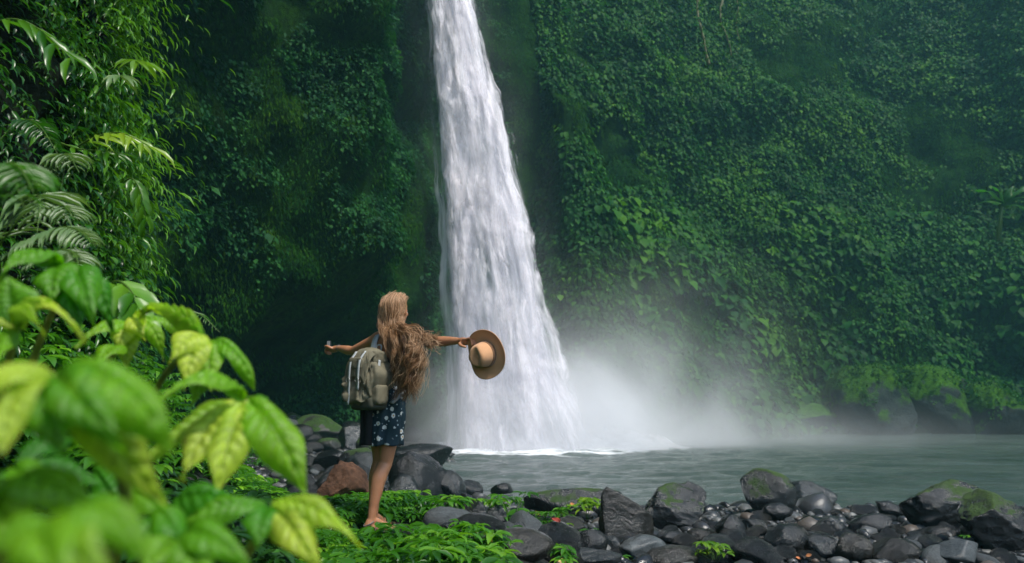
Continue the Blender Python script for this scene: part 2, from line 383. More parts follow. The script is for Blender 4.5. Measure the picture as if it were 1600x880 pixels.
M['near'] = t.done(t.pbr(t.ramp(n_, [(.35, (.003, .006, .003)), (.7, (.010, .018, .006))]), .8, .15, t.bump(t.noise(12, 6, .7, p_), .8, .08)))
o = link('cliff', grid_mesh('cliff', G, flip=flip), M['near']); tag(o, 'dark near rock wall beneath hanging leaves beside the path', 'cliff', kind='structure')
CN = dict(G=G, N=N, U=U2, Z=Z2, out=out2)
def all_true(p, n, u, z): return inview(p, .1)*1.
# drooping leafy stems
def stems(name, count, z0, z1, u0, u1, leaf, asp, slen, mat, label, seed, T=T8, per=9, tadd=0., upb=.25):
    p, n, u, z = wall_samples(CN, u0, u1, z0, z1, count, lambda p, n, u, z: inview(p, .15)*(.3+.7*ss(-.7, -.05, fbm(p/.9, 2, seed))))
    K = len(p); h = nz(n*np.array([1, 1, 0])+1e-6); ln = slen*rng.uniform(.6, 1.4, K)
    a = h*1.+rng.normal(0, .45, (K, 3))+np.array([0, 0, upb]); b = h*.35+np.array([0, 0, -1.])+rng.normal(0, .3, (K, 3))
    pos = []; d = []; nn = []; tn = []; parts = []
    base_t = .42+.2*rng.normal(0, 1, K)+tadd+.25*ss(6.2, 7.6, p[:, 1])
    for j in range(per):
        f = (j+.7)/per; c = p+a*(ln*f)[:, None]*.8+b*(ln*f*f)[:, None]*.75
        tg = nz(a*.8+b*1.5*f); sd = nz(np.cross(tg, [0, 0, 1.])); sg = 1 if j % 2 else -1
        dd = tg*.75+sd*sg*.75+np.array([0, 0, -.25])+rng.normal(0, .22, (K, 3))
        if j == per-1: dd = tg
        pos.append(c); d.append(dd); nn.append(np.array([0, 0, 1.])+h*.5+rng.normal(0, .25, (K, 3))); tn.append(base_t+.1*f+rng.normal(0, .08, K))
    o = scatter(name, np.vstack(pos), np.vstack(d), np.vstack(nn), leaf*rng.lognormal(0, .25, K*per), asp, np.concatenate(tn), mat, T)
    tag(o, label, 'foliage', kind='stuff'); return o
stems('creeper_leaves', 8000, .2, 8, 0, cum[-1], .1, .3, .34, M['lf_near'], 'glossy narrow leaved creepers draping the near rock wall', 81)
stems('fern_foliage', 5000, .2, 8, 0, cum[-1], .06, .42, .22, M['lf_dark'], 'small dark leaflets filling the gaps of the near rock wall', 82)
ue = np.interp(7.3, [5.5, 7.0, 7.9], [0, 0, 0])
iu = U2[np.argmin(np.abs(plan[:, 1]-7.2))]
stems('bamboo_leaves', 750, 2.4, 8, iu-1.3, iu+1.2, .13, .2, .5, M['lf_near'], 'bright lance shaped leaves along the edge of the near rock wall', 83, tadd=.3, upb=.1)
stems('round_leaves', 1100, .3, 2.6, iu-1.6, iu+2.2, .075, .7, .3, M['lf_near'], 'rounded fresh green leaves at the foot of the near rock wall', 84, tadd=.0)

# ---------- waterfall ----------
def fall_mat(seed, lo, hi, edge, vs=.16, br=.88):
    t = NT('falling_water'); uv = t.n('ShaderNodeUVMap').outputs[0]; sp = t.n('ShaderNodeSeparateXYZ'); t.l(uv, sp.inputs[0])
    v = t.mapping(uv, (9., vs, 1), (seed*3.7, seed*1.3, seed)); v2 = t.mapping(uv, (22., vs*2.4, 1), (seed*1.7, seed*5.3, 0)); v3 = t.mapping(uv, (4., .09, 1), (seed*9.7, seed*2.3, 0))
    n = t.math('ADD', t.math('ADD', t.math('MULTIPLY', t.noise(1., 5, .6, v, .7), .5), t.math('MULTIPLY', t.noise(1., 5, .65, v2, .5), .28)), t.math('MULTIPLY', t.noise(1., 3, .5, v3, .4), .3))
    e = t.math('ABSOLUTE', t.math('SUBTRACT', t.math('MULTIPLY', sp.outputs[0], 2.), 1.))
    e2 = t.math('SUBTRACT', 1., e)                     # 1 at the centre, 0 at the edges
    a = t.math('ADD', n, t.math('MULTIPLY', t.math('SUBTRACT', t.mapr(e2, 0, edge, 0, 1, True), 1.), .6))
    a = t.math('MULTIPLY', t.mapr(a, lo, hi, 0, 1, True), t.mapr(e2, .0, max(.16, edge*.8), 0, 1, True))
    col = t.mix(t.mapr(n, .42, .62), (.76*br, .78*br, .86*br), (1.1*br, 1.06*br, 1.11*br))
    df = t.n('ShaderNodeBsdfDiffuse'); t.l(col, df.inputs[0]); tr = t.n('ShaderNodeBsdfTranslucent'); t.l(col, tr.inputs[0])
    body = t.shmix(.35, df.outputs[0], tr.outputs[0])
    return t.done(t.shmix(a, t.n('ShaderNodeBsdfTransparent').outputs[0], body))
pyk = np.array([-420, -200, 0, 100, 200, 300, 400, 500, 600, 703.]); lk = np.array([650, 660, 669, 674, 681, 686, 691, 697, 702, 700.]); rk = np.array([690, 712, 741, 765, 793, 815, 838, 857, 884, 925.])
def fall_sheet(dx, dyo, wid, amp, seed, mat, parent, nu=40, nv=260, name='water_sheet'):
    pys = np.linspace(-330, 706, nv); t_ = (pys+330)/1036
    u = np.linspace(0, 1, nu); Gf = np.zeros((nu, nv, 3)); uvs = np.zeros((nu, nv, 2))
    for j, py in enumerate(pys):
        d = 33.6+3.2*(1-t_[j])**2; A = P(np.interp(py, pyk, lk), py, d); B = P(np.interp(py, pyk, rk), py, d); c = (A+B)/2; w = (B-A)[0]*wid/2
        th = (u-.5)*pi; Gf[:, j, 0] = c[0]+dx*w+w*np.sin(th); Gf[:, j, 1] = d-dyo-np.cos(th)*w*.45; Gf[:, j, 2] = c[2]
        uvs[:, j, 0] = u; uvs[:, j, 1] = -c[2]
    q = np.stack([Gf[..., 0]*1.2, Gf[..., 2]*.35, Gf[..., 1]*0+seed], -1)
    amp *= .5; Gf[..., 1] -= amp*fbm(q, 4, seed)*(np.cos((u[:, None]-.5)*pi)**.5+.2); Gf[..., 0] += amp*.35*fbm(q+31, 4, seed+1)+amp*1.5*fbm(np.stack([Gf[..., 2]*.9, Gf[..., 0]*0+(u[:, None] > .5)*7., Gf[..., 0]*0], -1), 4, seed+2)*np.abs(u[:, None]*2-1)**3
    return link(name, grid_mesh(name, Gf, uv=uvs.reshape(-1, 2)), mat, parent)
wf = fall_sheet(0, 0, .98, .35, 3, fall_mat(1, .34, .58, .45), None, name='waterfall')
tag(wf, 'tall white waterfall plunging down the cliff into the pool', 'waterfall', kind='structure')
fall_sheet(.0, .35, 1.0, .45, 5, fall_mat(2, .45, .64, .5), wf)
fall_sheet(.05, .7, .96, .55, 8, fall_mat(3, .5, .66, .4, .22), wf)
fall_sheet(-.03, -.3, 1.14, .4, 12, fall_mat(4, .44, .7, .35, .1), wf)
fall_sheet(.06, -.1, 1.36, .7, 17, fall_mat(6, .46, .8, .7, .1), wf)
fall_sheet(.1, .2, 1.18, .8, 23, fall_mat(7, .47, .66, .55, .3), wf)
fall_sheet(.0, 1.0, .8, .6, 14, fall_mat(5, .54, .68, .5, .3, .84), wf)

def splash_mat(seed, lo, hi):
    t = NT('splash'); uv = t.n('ShaderNodeUVMap').outputs[0]; sp = t.n('ShaderNodeSeparateXYZ'); t.l(uv, sp.inputs[0])
    n = t.noise(1., 6, .62, t.mapping(t.pos(), (.55, .55, .5), (seed*3.1, seed, 0)), .9); n = t.math('ADD', n, t.math('MULTIPLY', t.math('SUBTRACT', t.noise(3.2, 5, .65, t.pos()), .5), .35))
    a = t.math('SUBTRACT', t.math('ADD', n, .36), t.math('MULTIPLY', t.math('POWER', sp.outputs[1], 1.2), .62))
    a = t.math('MULTIPLY', t.mapr(a, lo, hi, 0, .6, True), t.mapr(t.math('ABSOLUTE', t.math('SUBTRACT', sp.outputs[0], .5)), .5, .3, 0, 1, True))
    a = t.math('MULTIPLY', a, t.mapr(sp.outputs[1], 1., .75, 0, 1, True))
    df = t.n('ShaderNodeBsdfDiffuse'); df.inputs[0].default_value = (.92, .92, .95, 1); tr = t.n('ShaderNodeBsdfTranslucent'); tr.inputs[0].default_value = (.92, .92, .95, 1)
    return t.done(t.shmix(a, t.n('ShaderNodeBsdfTransparent').outputs[0], t.shmix(.5, df.outputs[0], tr.outputs[0])))
for k_, (cx, hx, hy, hz, lo_, hi_) in enumerate([(.9, 3.0, 1.2, 3.2, .42, .72), (1.6, 4.2, 2.0, 2.4, .45, .78), (2.6, 5.6, 2.6, 1.7, .46, .8)]):
    nu, nv = 90, 30; a_ = np.linspace(-.05, 1.05, nu)[:, None]*pi; t_ = np.linspace(0, 1, nv)[None]
    x = cx-np.cos(a_)*hx*(1-.55*t_**1.3); y = 34.3-np.sin(a_)*hy*(1-.75*t_**.8); z = WATER-.02+hz*t_*(.55+.45*np.sin(a_))*(1-.35*np.clip((x-cx)/hx, 0, 1))
    Gs = np.stack([x, y, z], -1); Gs += .22*np.stack([fbm(Gs*.9+i*7+k_, 3, i) for i in (1, 2, 3)], -1)*np.array([1, 1, .6])*np.minimum(t_*3, 1)[..., None]
    uv_ = np.stack([np.broadcast_to(a_/pi*.909+.045, (nu, nv)), np.broadcast_to(t_, (nu, nv))], -1)
    link('splash', grid_mesh('splash', Gs, uv=uv_.reshape(-1, 2)), splash_mat(k_+1, lo_, hi_), wf)
# ---------- rocks ----------
def ico(sub):
    bm = bmesh.new(); bmesh.ops.create_icosphere(bm, subdivisions=sub, radius=1); bm.verts.ensure_lookup_table()
    v = np.array([x.co[:] for x in bm.verts]); f = np.array([[q.index for q in x.verts] for x in bm.faces]); bm.free(); return v, f
ICO = {k: ico(k) for k in (3, 4, 5)}
def rock_arr(seed, cuts=0, sub=4, rough=.16, keep=None, fine=.03, stretch=(1, 1, 1)):
    r = np.random.default_rng(seed); v, f = ICO[sub]; v = v.copy()
    v *= (1+rough*fbm(v*.9+seed*3.1, 3, seed))[:, None]
    pl = list(keep or [])
    for _ in range(cuts):
        n = nz(r.normal(0, 1, 3)); pl.append((n, r.uniform(.5, .82)))
    for n, dd in pl:
        n = nz(n); k = v@n-dd; v = v-np.where(k > 0, k*.93, 0)[:, None]*n
    v += nz(v)*(fine*fbm(v*4+seed, 4, seed+5))[:, None]
    v += nz(v)*(fine*.35*fbm(v*13+seed, 3, seed+6))[:, None]
    return v*np.array(stretch), f
def rock_mesh(name, *a, **k):
    v, f = rock_arr(*a, **k); return mesh_np(name, v, [f])
def norm_rock(v):
    lo, hi = v.min(0), v.max(0); return (v-(lo+hi)/2)/(hi-lo)*np.array([1, 1, 1.])
def boulder(pxc, pyb, w, h, label, mat='rock', seed=1, cuts=7, dep=.8, rough=.16, rz=0., d=None, name='boulder', sink=.12, fine=.03, sub=4, keep=None, tilt=0., rough_z=None, group=None, parent=None, cat='rock', z=None):
    """base at photo row pyb, w and h its visible size in photo pixels"""
    g = ground_at(pxc, pyb) if d is None else P(pxc, pyb, d)
    s = 1./FPX*g[1]*1.03; W_, H_ = w*s, h*s
    v, f = rock_arr(seed, cuts, sub, rough, keep, fine); v = norm_rock(v)
    c, s_ = cos(rz), sin(rz)
    v = v*np.array([W_*1.02, W_*dep, H_*(1+sink)])
    if tilt:
        ct, st = cos(tilt), sin(tilt); x = v[:, 0]*ct+v[:, 2]*st; zz = -v[:, 0]*st+v[:, 2]*ct
        v[:, 0], v[:, 2] = x, zz; lo, hi = v.min(0), v.max(0); v[:, 0] *= W_/(hi[0]-lo[0]); v[:, 2] *= H_*(1+sink)/(hi[2]-lo[2])
    v = np.stack([v[:, 0]*c-v[:, 1]*s_, v[:, 0]*s_+v[:, 1]*c, v[:, 2]], -1)
    zb = g[2] if d is None else g[2]
    loc = np.array([g[0], g[1]+W_*dep*.42, zb+H_*(1+sink)*.5-H_*sink])
    o = link(name, mesh_np(name, v, [f]), M[mat], None, V(loc)); tag(o, label, cat, group)
    return o
B = boulder
# left bank, between the plants and the fall
B(650, 792, 96, 78, 'large angular wet grey boulder right behind the person\'s legs', 'rock', 3, 10, .8, .12, .3)
B(700, 789, 50, 48, 'blunt lighter grey block leaning against the big angular boulder', 'rock_light', 8, 9, .9, .08)
B(656, 738, 92, 40, 'dark low peaked boulder in front of the foot of the waterfall', 'rock', 12, 7, .7, .15, .2)
B(686, 716, 44, 14, 'thin dark rock at the water edge by the waterfall foot', 'rock', 13, 5, .8)
B(735, 778, 36, 24, 'small bluish black rock touching the pool beside the grey block', 'rock', 14, 5, .8)
B(731, 794, 30, 20, 'small dark rock below the bluish black one at the pool edge', 'rock', 15, 6, .8)
B(784, 773, 34, 16, 'lone dark rock poking out of the shallow pool water', 'rock', 16, 5, .8)
B(630, 800, 60, 52, 'split grey stone wedged under the large angular boulder', 'rock_light', 17, 10, .7)
B(526, 806, 84, 76, 'reddish brown porous lava rock among the green plants', 'rock_red', 21, 8, .8, .2, .5, fine=.07, sub=5)
B(490, 688, 84, 38, 'long flat mossy boulder on the far left bank', 'rock_vmoss', 22, 6, .8)
B(545, 706, 46, 40, 'smooth shiny grey boulder on the bank below the backpack', 'rock_light', 23, 5, .9, .1, tilt=.5)
B(577, 728, 48, 50, 'moss covered boulder standing just left of the knees', 'rock_vmoss', 24, 6, .8)
B(508, 706, 38, 20, 'small round mossy stone left of the shiny grey boulder', 'rock_vmoss', 25, 4, .8)
B(555, 742, 60, 38, 'dark half mossy boulder beneath the mossy one by the knees', 'rock_moss', 26, 7, .8)
B(508, 736, 52, 30, 'low dark slab on the bank above the reddish rock', 'rock', 27, 7, .9)
B(560, 672, 44, 24, 'dark boulder at the foot of the shaded cliff hollow', 'rock', 28, 6, .8)
B(610, 700, 36, 30, 'dark boulder half hidden behind the dress hem', 'rock', 29, 6, .8)
B(452, 672, 44, 26, 'mossy rock furthest to the left along the shaded cliff', 'rock_moss', 30, 6, .8)
# centre front
B(978, 860, 84, 92, 'tall triangular grey slab with a pale ridge standing at the pool edge', 'rock_brown', 31, 5, .6, .12, .2, keep=[((-1, 0, .25), .5), ((.7, 0, .75), .5), ((0, -1, .25), .45)], tilt=-.25, name='slab')
B(900, 812, 150, 42, 'long low dark rock ledge with moss along the waterline', 'rock_moss', 32, 6, .35, name='ledge')
B(1058, 830, 112, 66, 'broad rugged boulder with a mossy right end beside the triangular slab', 'rock_moss', 33, 8, .7, .2, fine=.06, sub=5)
B(868, 806, 38, 24, 'rounded grey stone on the low rock ledge', 'rock_light', 34, 3, .8)
B(745, 826, 28, 38, 'upright flat faced grey stone between small plants', 'rock_light', 35, 8, .5, .1, name='slab')
B(774, 822, 36, 28, 'squat dark grey stone right of the upright flat faced one', 'rock', 36, 7, .8)
B(808, 842, 30, 24, 'pale three cornered stone between green sprigs', 'rock_light', 37, 9, .5, .1)
B(716, 812, 26, 20, 'little cushion shaped stone under bright moss', 'rock_vmoss', 38, 3, .9)
B(692, 812, 36, 30, 'dark wedge shaped stone left of the moss cushion', 'rock', 39, 8, .7)
B(706, 850, 46, 28, 'grey blocky stone above the flat brown rock', 'rock_light', 40, 7, .8)
B(712, 878, 84, 36, 'flat brown rock at the lower edge beside the undergrowth', 'rock_brown', 41, 6, .9)
B(812, 884, 104, 46, 'big smooth brown boulder lowest in the centre of the shore', 'rock_brown', 42, 3, .8, .1)
B(850, 862, 30, 28, 'rounded shiny knob of stone behind the big smooth brown boulder', 'rock_brown', 43, 3, .9)
B(880, 842, 68, 28, 'rounded speckled boulder under the leafy sprigs', 'rock_brown', 44, 4, .8)
B(924, 870, 54, 36, 'black overhanging boulder with a shiny rim left of the slab foot', 'rock', 45, 5, .8)
B(958, 868, 28, 26, 'smooth bluish stone at the foot of the triangular slab', 'rock_light', 46, 2, .9)
B(886, 884, 52, 24, 'tilted flat brown stone touching a yellow leaf', 'rock_brown', 47, 8, .7)
B(930, 888, 90, 24, 'wide shiny grey stone cut by the lower frame edge', 'rock_light', 48, 5, .8)
# right shore
B(1208, 808, 78, 68, 'tall tilted black boulder with moss on its shoulder at the pool edge', 'rock_moss', 51, 6, .8, .16, tilt=.45)
B(1282, 796, 76, 38, 'wide pale topped boulder right behind the tall tilted one', 'rock_light', 52, 5, .8)
B(1502, 832, 136, 72, 'huge dark rounded boulder with pale ridges on the right shore', 'rock_moss', 53, 5, .7, .18, fine=.05, sub=5)
B(1585, 868, 110, 88, 'huge dark boulder cut by the right frame edge', 'rock_moss', 54, 6, .7, .18, fine=.05, sub=5)
B(1010, 882, 72, 38, 'pale speckled boulder right of the triangular slab foot', 'granite', 55, 5, .8)
B(1054, 888, 90, 26, 'wide brown sandy boulder cut by the lower frame edge', 'rock_brown', 56, 3, .8)
B(1057, 854, 58, 20, 'flat topped dark stone under the rugged boulder', 'rock', 57, 8, .8)
B(1146, 850, 44, 38, 'ridged black stone leaning left on the cobbles', 'rock', 58, 7, .8, tilt=-.5)
B(1184, 836, 42, 22, 'smooth lying black stone beside the ridged one', 'rock', 59, 4, .8, tilt=.3)
B(1238, 870, 64, 42, 'biggest round black boulder in the middle of the cobbles', 'rock', 60, 2, .9, .08)
B(1190, 884, 42, 24, 'oval pale granite cobble low in the picture', 'granite', 61, 1, .8, .06)
B(1125, 862, 40, 22, 'rounded dark stone below the ridged one', 'rock', 62, 2, .9)
B(1222, 816, 44, 26, 'shiny black stone under the tall tilted boulder', 'rock', 63, 3, .8)
B(1096, 850, 36, 20, 'rounded brown stone beside the flat topped one', 'rock_brown', 64, 2, .9)
B(1305, 838, 44, 26, 'rounded grey stone below the wide pale topped boulder', 'rock_light', 65, 3, .9)
B(1368, 838, 62, 30, 'angular flat black stone with a sharp underside', 'rock', 66, 8, .7)
B(1400, 812, 42, 24, 'shiny tilted stone right at the water on the cobble shore', 'rock', 67, 5, .7, tilt=.3)
B(1345, 884, 58, 42, 'big black rounded stone with a brown top near the lower edge', 'rock_brown', 68, 3, .9)
B(1297, 878, 56, 36, 'blue grey capped stone left of the big black rounded one', 'rock_light', 69, 6, .9)
B(1514, 886, 70, 34, 'pale blue grey flat boulder below the huge rounded boulder', 'granite', 70, 5, .8)
B(1480, 846, 46, 20, 'smooth brown stone at the foot of the huge rounded boulder', 'rock_brown', 71, 2, .8)
B(1414, 886, 70, 36, 'broad brown boulder low between the cobbles', 'rock_brown', 72, 4, .9)
B(1446, 858, 40, 18, 'low bluish slab between the cobbles and the huge boulder', 'rock_light', 73, 7, .8)
# far side of the pool
B(1392, 690, 128, 118, 'pale leaning mossy boulder across the pool', 'rock_far', 81, 5, .8, .15, d=47, tilt=.55, sink=.02, sub=5)
B(1490, 692, 170, 124, 'widest mossy boulder across the pool under the vine leaves', 'rock_far', 82, 5, .6, .15, d=48.5, tilt=.45, sink=.02, sub=5)
B(1590, 690, 120, 92, 'mossy boulder across the pool cut by the right frame edge', 'rock_far', 83, 4, .8, .15, d=47.5, sink=.02, sub=5)
B(1265, 682, 130, 52, 'dark cracked rock shelf in the mist across the pool', 'rock_far', 84, 8, .5, .2, d=48, sink=.02, name='ledge', sub=5)
B(1160, 684, 110, 40, 'misty rock shelf nearest the waterfall across the pool', 'rock_far', 85, 8, .5, .2, d=46, sink=.02, name='ledge', sub=5)
# cobbles
CM = [rock_mesh('cobble', 100+i, (1, 2, 4, 6)[i % 4], sub=3, rough=.14) for i in range(8)]
CMAT = [M['rock'], M['rock'], M['rock_brown'], M['rock_light'], M['rock'], M['granite'], M['rock_brown'], M['rock']]
for m_, mt in zip(CM, CMAT): m_.materials.append(mt)
cnt = 0; taken = []
LBL = ['small wet dark cobble lying among the others on the right shore', 'small wet dark cobble between the boulders of the centre shore']
def cob(px, py, r, lab, grp, i=0):
    g = ground_at(px, py)
    if g[2] < WATER+.01: return False
    o = bpy.data.objects.new('cobble', CM[rng.integers(8)]); C.objects.link(o)
    o.location = (g[0], g[1], g[2]+r*.35); o.scale = (r*rng.uniform(.9, 1.35), r*rng.uniform(.8, 1.2), r*rng.uniform(.55, .85)); o.rotation_euler = (rng.uniform(-.3, .3), rng.uniform(-.3, .3), rng.uniform(0, 6.28))
    tag(o, lab, 'cobble', grp); return True
while cnt < 220:
    px, py = rng.uniform(1075, 1600), 797+88*rng.random()**.8
    r = rng.lognormal(-2.35, .36)*(.8+.4*(py-797)/80)
    g = ground_at(px, py)
    if any((g[0]-a)**2+(g[1]-b)**2 < (.8*(r+c))**2 for a, b, c in taken): 
        if rng.random() < .9: continue
    if cob(px, py, r, LBL[0], 'cobbles on the right shore'): cnt += 1; taken.append((g[0], g[1], r))
cnt = 0
while cnt < 80:
    px, py = rng.uniform(668, 1060), 790+92*rng.random()
    r = rng.lognormal(-2.35, .35)
    if cob(px, py, r, LBL[1], 'cobbles on the centre shore'): cnt += 1
cnt = 0
while cnt < 70:
    px, py = rng.uniform(425, 640), 655+rng.random()**1.3*125
    g = ground_at(px, py)
    if cob(px, py, rng.lognormal(-1.9, .4)*(1+max(0, g[1]-9)*.05), 'dark damp stone strewn over the shaded left bank', 'stones on the left bank'): cnt += 1
# fine pebbles: stuff
pv, pf = ICO[3][0], ICO[3][1]
bm = bmesh.new(); bmesh.ops.create_icosphere(bm, subdivisions=2, radius=1); v2 = np.array([x.co[:] for x in bm.verts]); f2 = np.array([[q.index for q in x.verts] for x in bm.faces]); bm.free()
K = 8200; x = np.concatenate([rng.uniform(-2.2, 11, 5200), rng.uniform(-9, -1, 3000)]); y = np.concatenate([rng.uniform(6.5, 16.5, 5200), rng.uniform(8, 28, 3000)]); z = gh(x, y); k = z > WATER-.05; x, y, z = x[k], y[k], z[k]; K = len(x)
sc_ = rng.lognormal(-3.1, .5, K); sxyz = sc_[:, None]*rng.uniform(.6, 1.4, (K, 3))*np.array([1.15, 1, .7]); an = rng.uniform(0, 6.28, K)
vv = v2[None]*(1+.14*_h(np.arange(len(v2))[None]+0*np.arange(K)[:, None], np.arange(K)[:, None]+0*np.arange(len(v2))[None], np.zeros((K, len(v2)), int), 3))[..., None]*sxyz[:, None]
c, s = np.cos(an)[:, None], np.sin(an)[:, None]; vv = np.stack([vv[..., 0]*c-vv[..., 1]*s, vv[..., 0]*s+vv[..., 1]*c, vv[..., 2]], -1)+np.stack([x, y, z+sc_*.2], -1)[:, None]
t = NT('pebble_stone'); tn = t.attr('tint'); col = t.ramp(tn, [(0, (.012, .013, .014)), (.6, (.04, .043, .045)), (.9, (.12, .125, .12)), (1, (.07, .05, .035))])
M['pebble'] = t.done(t.pbr(col, t.mapr(tn, 0, 1, .18, .45), .5, t.bump(t.noise(30, 4, .6, t.pos()), .4, .02)))
o = link('pebbles', mesh_np('pebbles', vv.reshape(-1, 3), [(f2[None]+(np.arange(K)*len(v2))[:, None, None]).reshape(-1, 3)], attrs={'tint': np.repeat(rng.random(K), len(v2))}), M['pebble'])
tag(o, 'fine wet pebbles filling the gaps between the cobbles', 'pebbles', kind='stuff')

# ---------- small plants ----------
def whorl_arrays(nodes, leafs, size, rises, spread=.9, jit=.2, out=.95, up=.15, droop=.25):
    """nodes (K,3): a ring of leaves round every node"""
    K = len(nodes); pos = []; d = []; nn = []; sz = []; tn = []
    ph = rng.uniform(0, 6.28, K); tl = rng.normal(0, .3, (K, 3)); bt = .45+.2*rng.normal(0, 1, K)
    for j in range(leafs):
        a = ph+j/leafs*2*pi+rng.normal(0, jit, K); h = np.stack([np.cos(a), np.sin(a), a*0], -1)
        d.append(h*out+np.array([0, 0, up-droop])+tl*.4+rng.normal(0, .12, (K, 3))); nn.append(np.array([0, 0, 1.])+h*.25+tl*.5)
        pos.append(nodes+h*.01); sz.append(size*rng.uniform(.7, 1.2, K)); tn.append(bt+rng.normal(0, .1, K))
    return np.vstack(pos), np.vstack(d), np.vstack(nn), np.concatenate(sz), np.concatenate(tn)
TL = (np.array([(0, 0, 0), (-.3, .18, .04), (0, .2, -.02), (.3, .18, .04), (-.5, .48, .05), (0, .5, -.05), (.5, .48, .05), (-.33, .77, -.05), (0, .78, -.12), (.33, .77, -.05), (0, 1, -.28)]),
      [np.array([(0, 2, 1), (0, 3, 2), (7, 8, 10), (8, 9, 10)]), np.array([(1, 2, 5, 4), (2, 3, 6, 5), (4, 5, 8, 7), (5, 6, 9, 8)])])
def undergrowth(name, n, xr, yr, dens, size, height, mat, label, leafs=7, asp=.36, seed=1, keepout=True):
    x = rng.uniform(*xr, n); y = rng.uniform(*yr, n); k = dens(x, y) > rng.random(n); x, y = x[k], y[k]
    z = gh(x, y); hh = height*rng.uniform(.3, 1.2, len(x)); nodes = np.stack([x, y, z+hh], -1)
    k = inview(nodes, .1); nodes = nodes[k]; hh = hh[k]
    if keepout:  # leave room round the person's feet
        nf = (np.abs(nodes[:, 0]+.9) < .42) & (nodes[:, 1] > 4.2) & (nodes[:, 1] < 5.15); nodes[nf, 2] -= hh[nf]*.75
        k = ~((np.abs(nodes[:, 0]+.93) < .25) & (np.abs(nodes[:, 1]-5.38) < .3)); nodes = nodes[k]; hh = hh[k]
    S = size*rng.lognormal(0, .22, len(nodes))
    a = whorl_arrays(nodes, leafs, S, None); low = nodes-np.array([0, 0, 1.])*(hh*.45)[:, None]; b = whorl_arrays(low, 4, S*.9, None)
    r = [np.concatenate([u, v]) for u, v in zip(a, b)]
    o = scatter(name, r[0], r[1], r[2], r[3], asp, r[4], mat, TL); tag(o, label, 'foliage', kind='stuff'); return o
def patchy(sc, lo, hi, seed): return lambda x, y: ss(lo, hi, fbm(np.stack([x/sc, y/sc, x*0], -1), 3, seed))
def edge_x(y): return np.interp(y, [4, 5, 5.6, 6.3, 7.5, 10, 14, 20], [-.1, -.2, -.42, -.75, -1.3, -2.6, -4, -6])
undergrowth('undergrowth', 9000, (-5, .0), (3.2, 9), lambda x, y: ss(.25, -.35, x-edge_x(y))*ss(-.5, .15, fbm(np.stack([x*1.6, y*1.6, x*0], -1), 2, 3)), .09, .15, M['lf_under'], 'bright green leafy ground plants around the person\'s feet', seed=2)
undergrowth('undergrowth', 7000, (-12, 0), (8, 28), lambda x, y: ss(.6, -1.2, x-edge_x(y))*ss(-.35, .3, fbm(np.stack([x*.7, y*.7, x*0], -1), 3, 7))*.7, .13, .16, M['lf_under'], 'scattered low plants on the shaded left bank', seed=3)
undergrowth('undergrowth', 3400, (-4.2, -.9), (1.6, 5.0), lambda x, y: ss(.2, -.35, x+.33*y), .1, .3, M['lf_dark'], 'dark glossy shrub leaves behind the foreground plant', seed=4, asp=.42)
undergrowth('undergrowth', 2800, (-5, -1.2), (3.5, 8), lambda x, y: ss(.0, -.5, x+.42*y), .1, .55, M['lf_under'], 'fresh green shrubs at the foot of the near rock wall', seed=5, asp=.5)

def leafy_plant(px, py, label, size=.1, nodes=6, h=.16, mat='lf_under', grp=None, wdt=.12, name='small_plant', d=None, z0=None):
    g = ground_at(px, py) if d is None else P(px, py, d)
    root = empty(name, g); tag(root, label, 'plant', grp)
    tubes = []; N_ = []
    for i in range(nodes):
        a = rng.uniform(0, 6.28); rr = wdt*np.sqrt(rng.random()); top = np.array([cos(a)*rr, sin(a)*rr, h*rng.uniform(.5, 1.1)])
        tubes.append(tube_arrays(bez([(0, 0, -.02), (top[0]*.3, top[1]*.3, top[2]*.7), top], 6), .0035, 5)); N_.append(top)
    v, f = join_arrays(tubes); link('stem', mesh_np('stem', v, f), M['stem'], root)
    r = whorl_arrays(np.array(N_), 7, np.full(len(N_), size), None)
    scatter('leaves', r[0], r[1], r[2], r[3], .38, r[4]+.12, M[mat], TL, root); return root
t = NT('green_stem'); M['stem'] = t.done(t.pbr((.06, .13, .015), .45))
t = NT('brown_stem'); M['twig'] = t.done(t.pbr((.06, .045, .02), .7))
for a in [(812, 806, 'sprig of bright leaves at the pool edge above the pale three cornered stone', .1, 7, .2), (800, 826, 'low leafy tuft left of the pale three cornered stone', .09, 7, .16),
          (846, 834, 'leafy clump hanging over stones left of the rounded speckled boulder', .1, 9, .18), (866, 858, 'low creeping clump between the smooth and the speckled boulders', .075, 10, .12),
          (884, 822, 'leafy clump just above the rounded speckled boulder', .1, 7, .18), (918, 816, 'large pale leaved spray leaning towards the triangular slab', .14, 7, .24),
          (936, 848, 'single star shaped plant left of the triangular slab', .16, 2, .12), (746, 884, 'small plant with drooping leaves at the lower frame edge', .1, 4, .14),
          (702, 826, 'small sprig growing beside the moss cushion', .1, 5, .14), (762, 812, 'tiny sprig behind the squat dark grey stone', .07, 4, .1),
          (860, 884, 'creeping clump touching the tilted flat brown stone', .075, 8, .08), (1118, 886, 'light green trailing plant in front of the cobbles', .085, 7, .14),
          (968, 880, 'single small sprig beside the wide shiny grey stone', .08, 2, .06), (1530, 852, 'tiny bright fern tuft below the huge rounded boulder', .07, 6, .08),
          (640, 800, 'leafy sprig between the feet and the split grey stone', .1, 6, .16)]:
    leafy_plant(*a[:3], size=a[3]*1.15, nodes=int(a[4]*1.4), h=a[5]*1.5, wdt=.16, mat='lf_yel' if a[0] in (918, 866, 1118) else 'lf_under', grp='small plants among the stones')
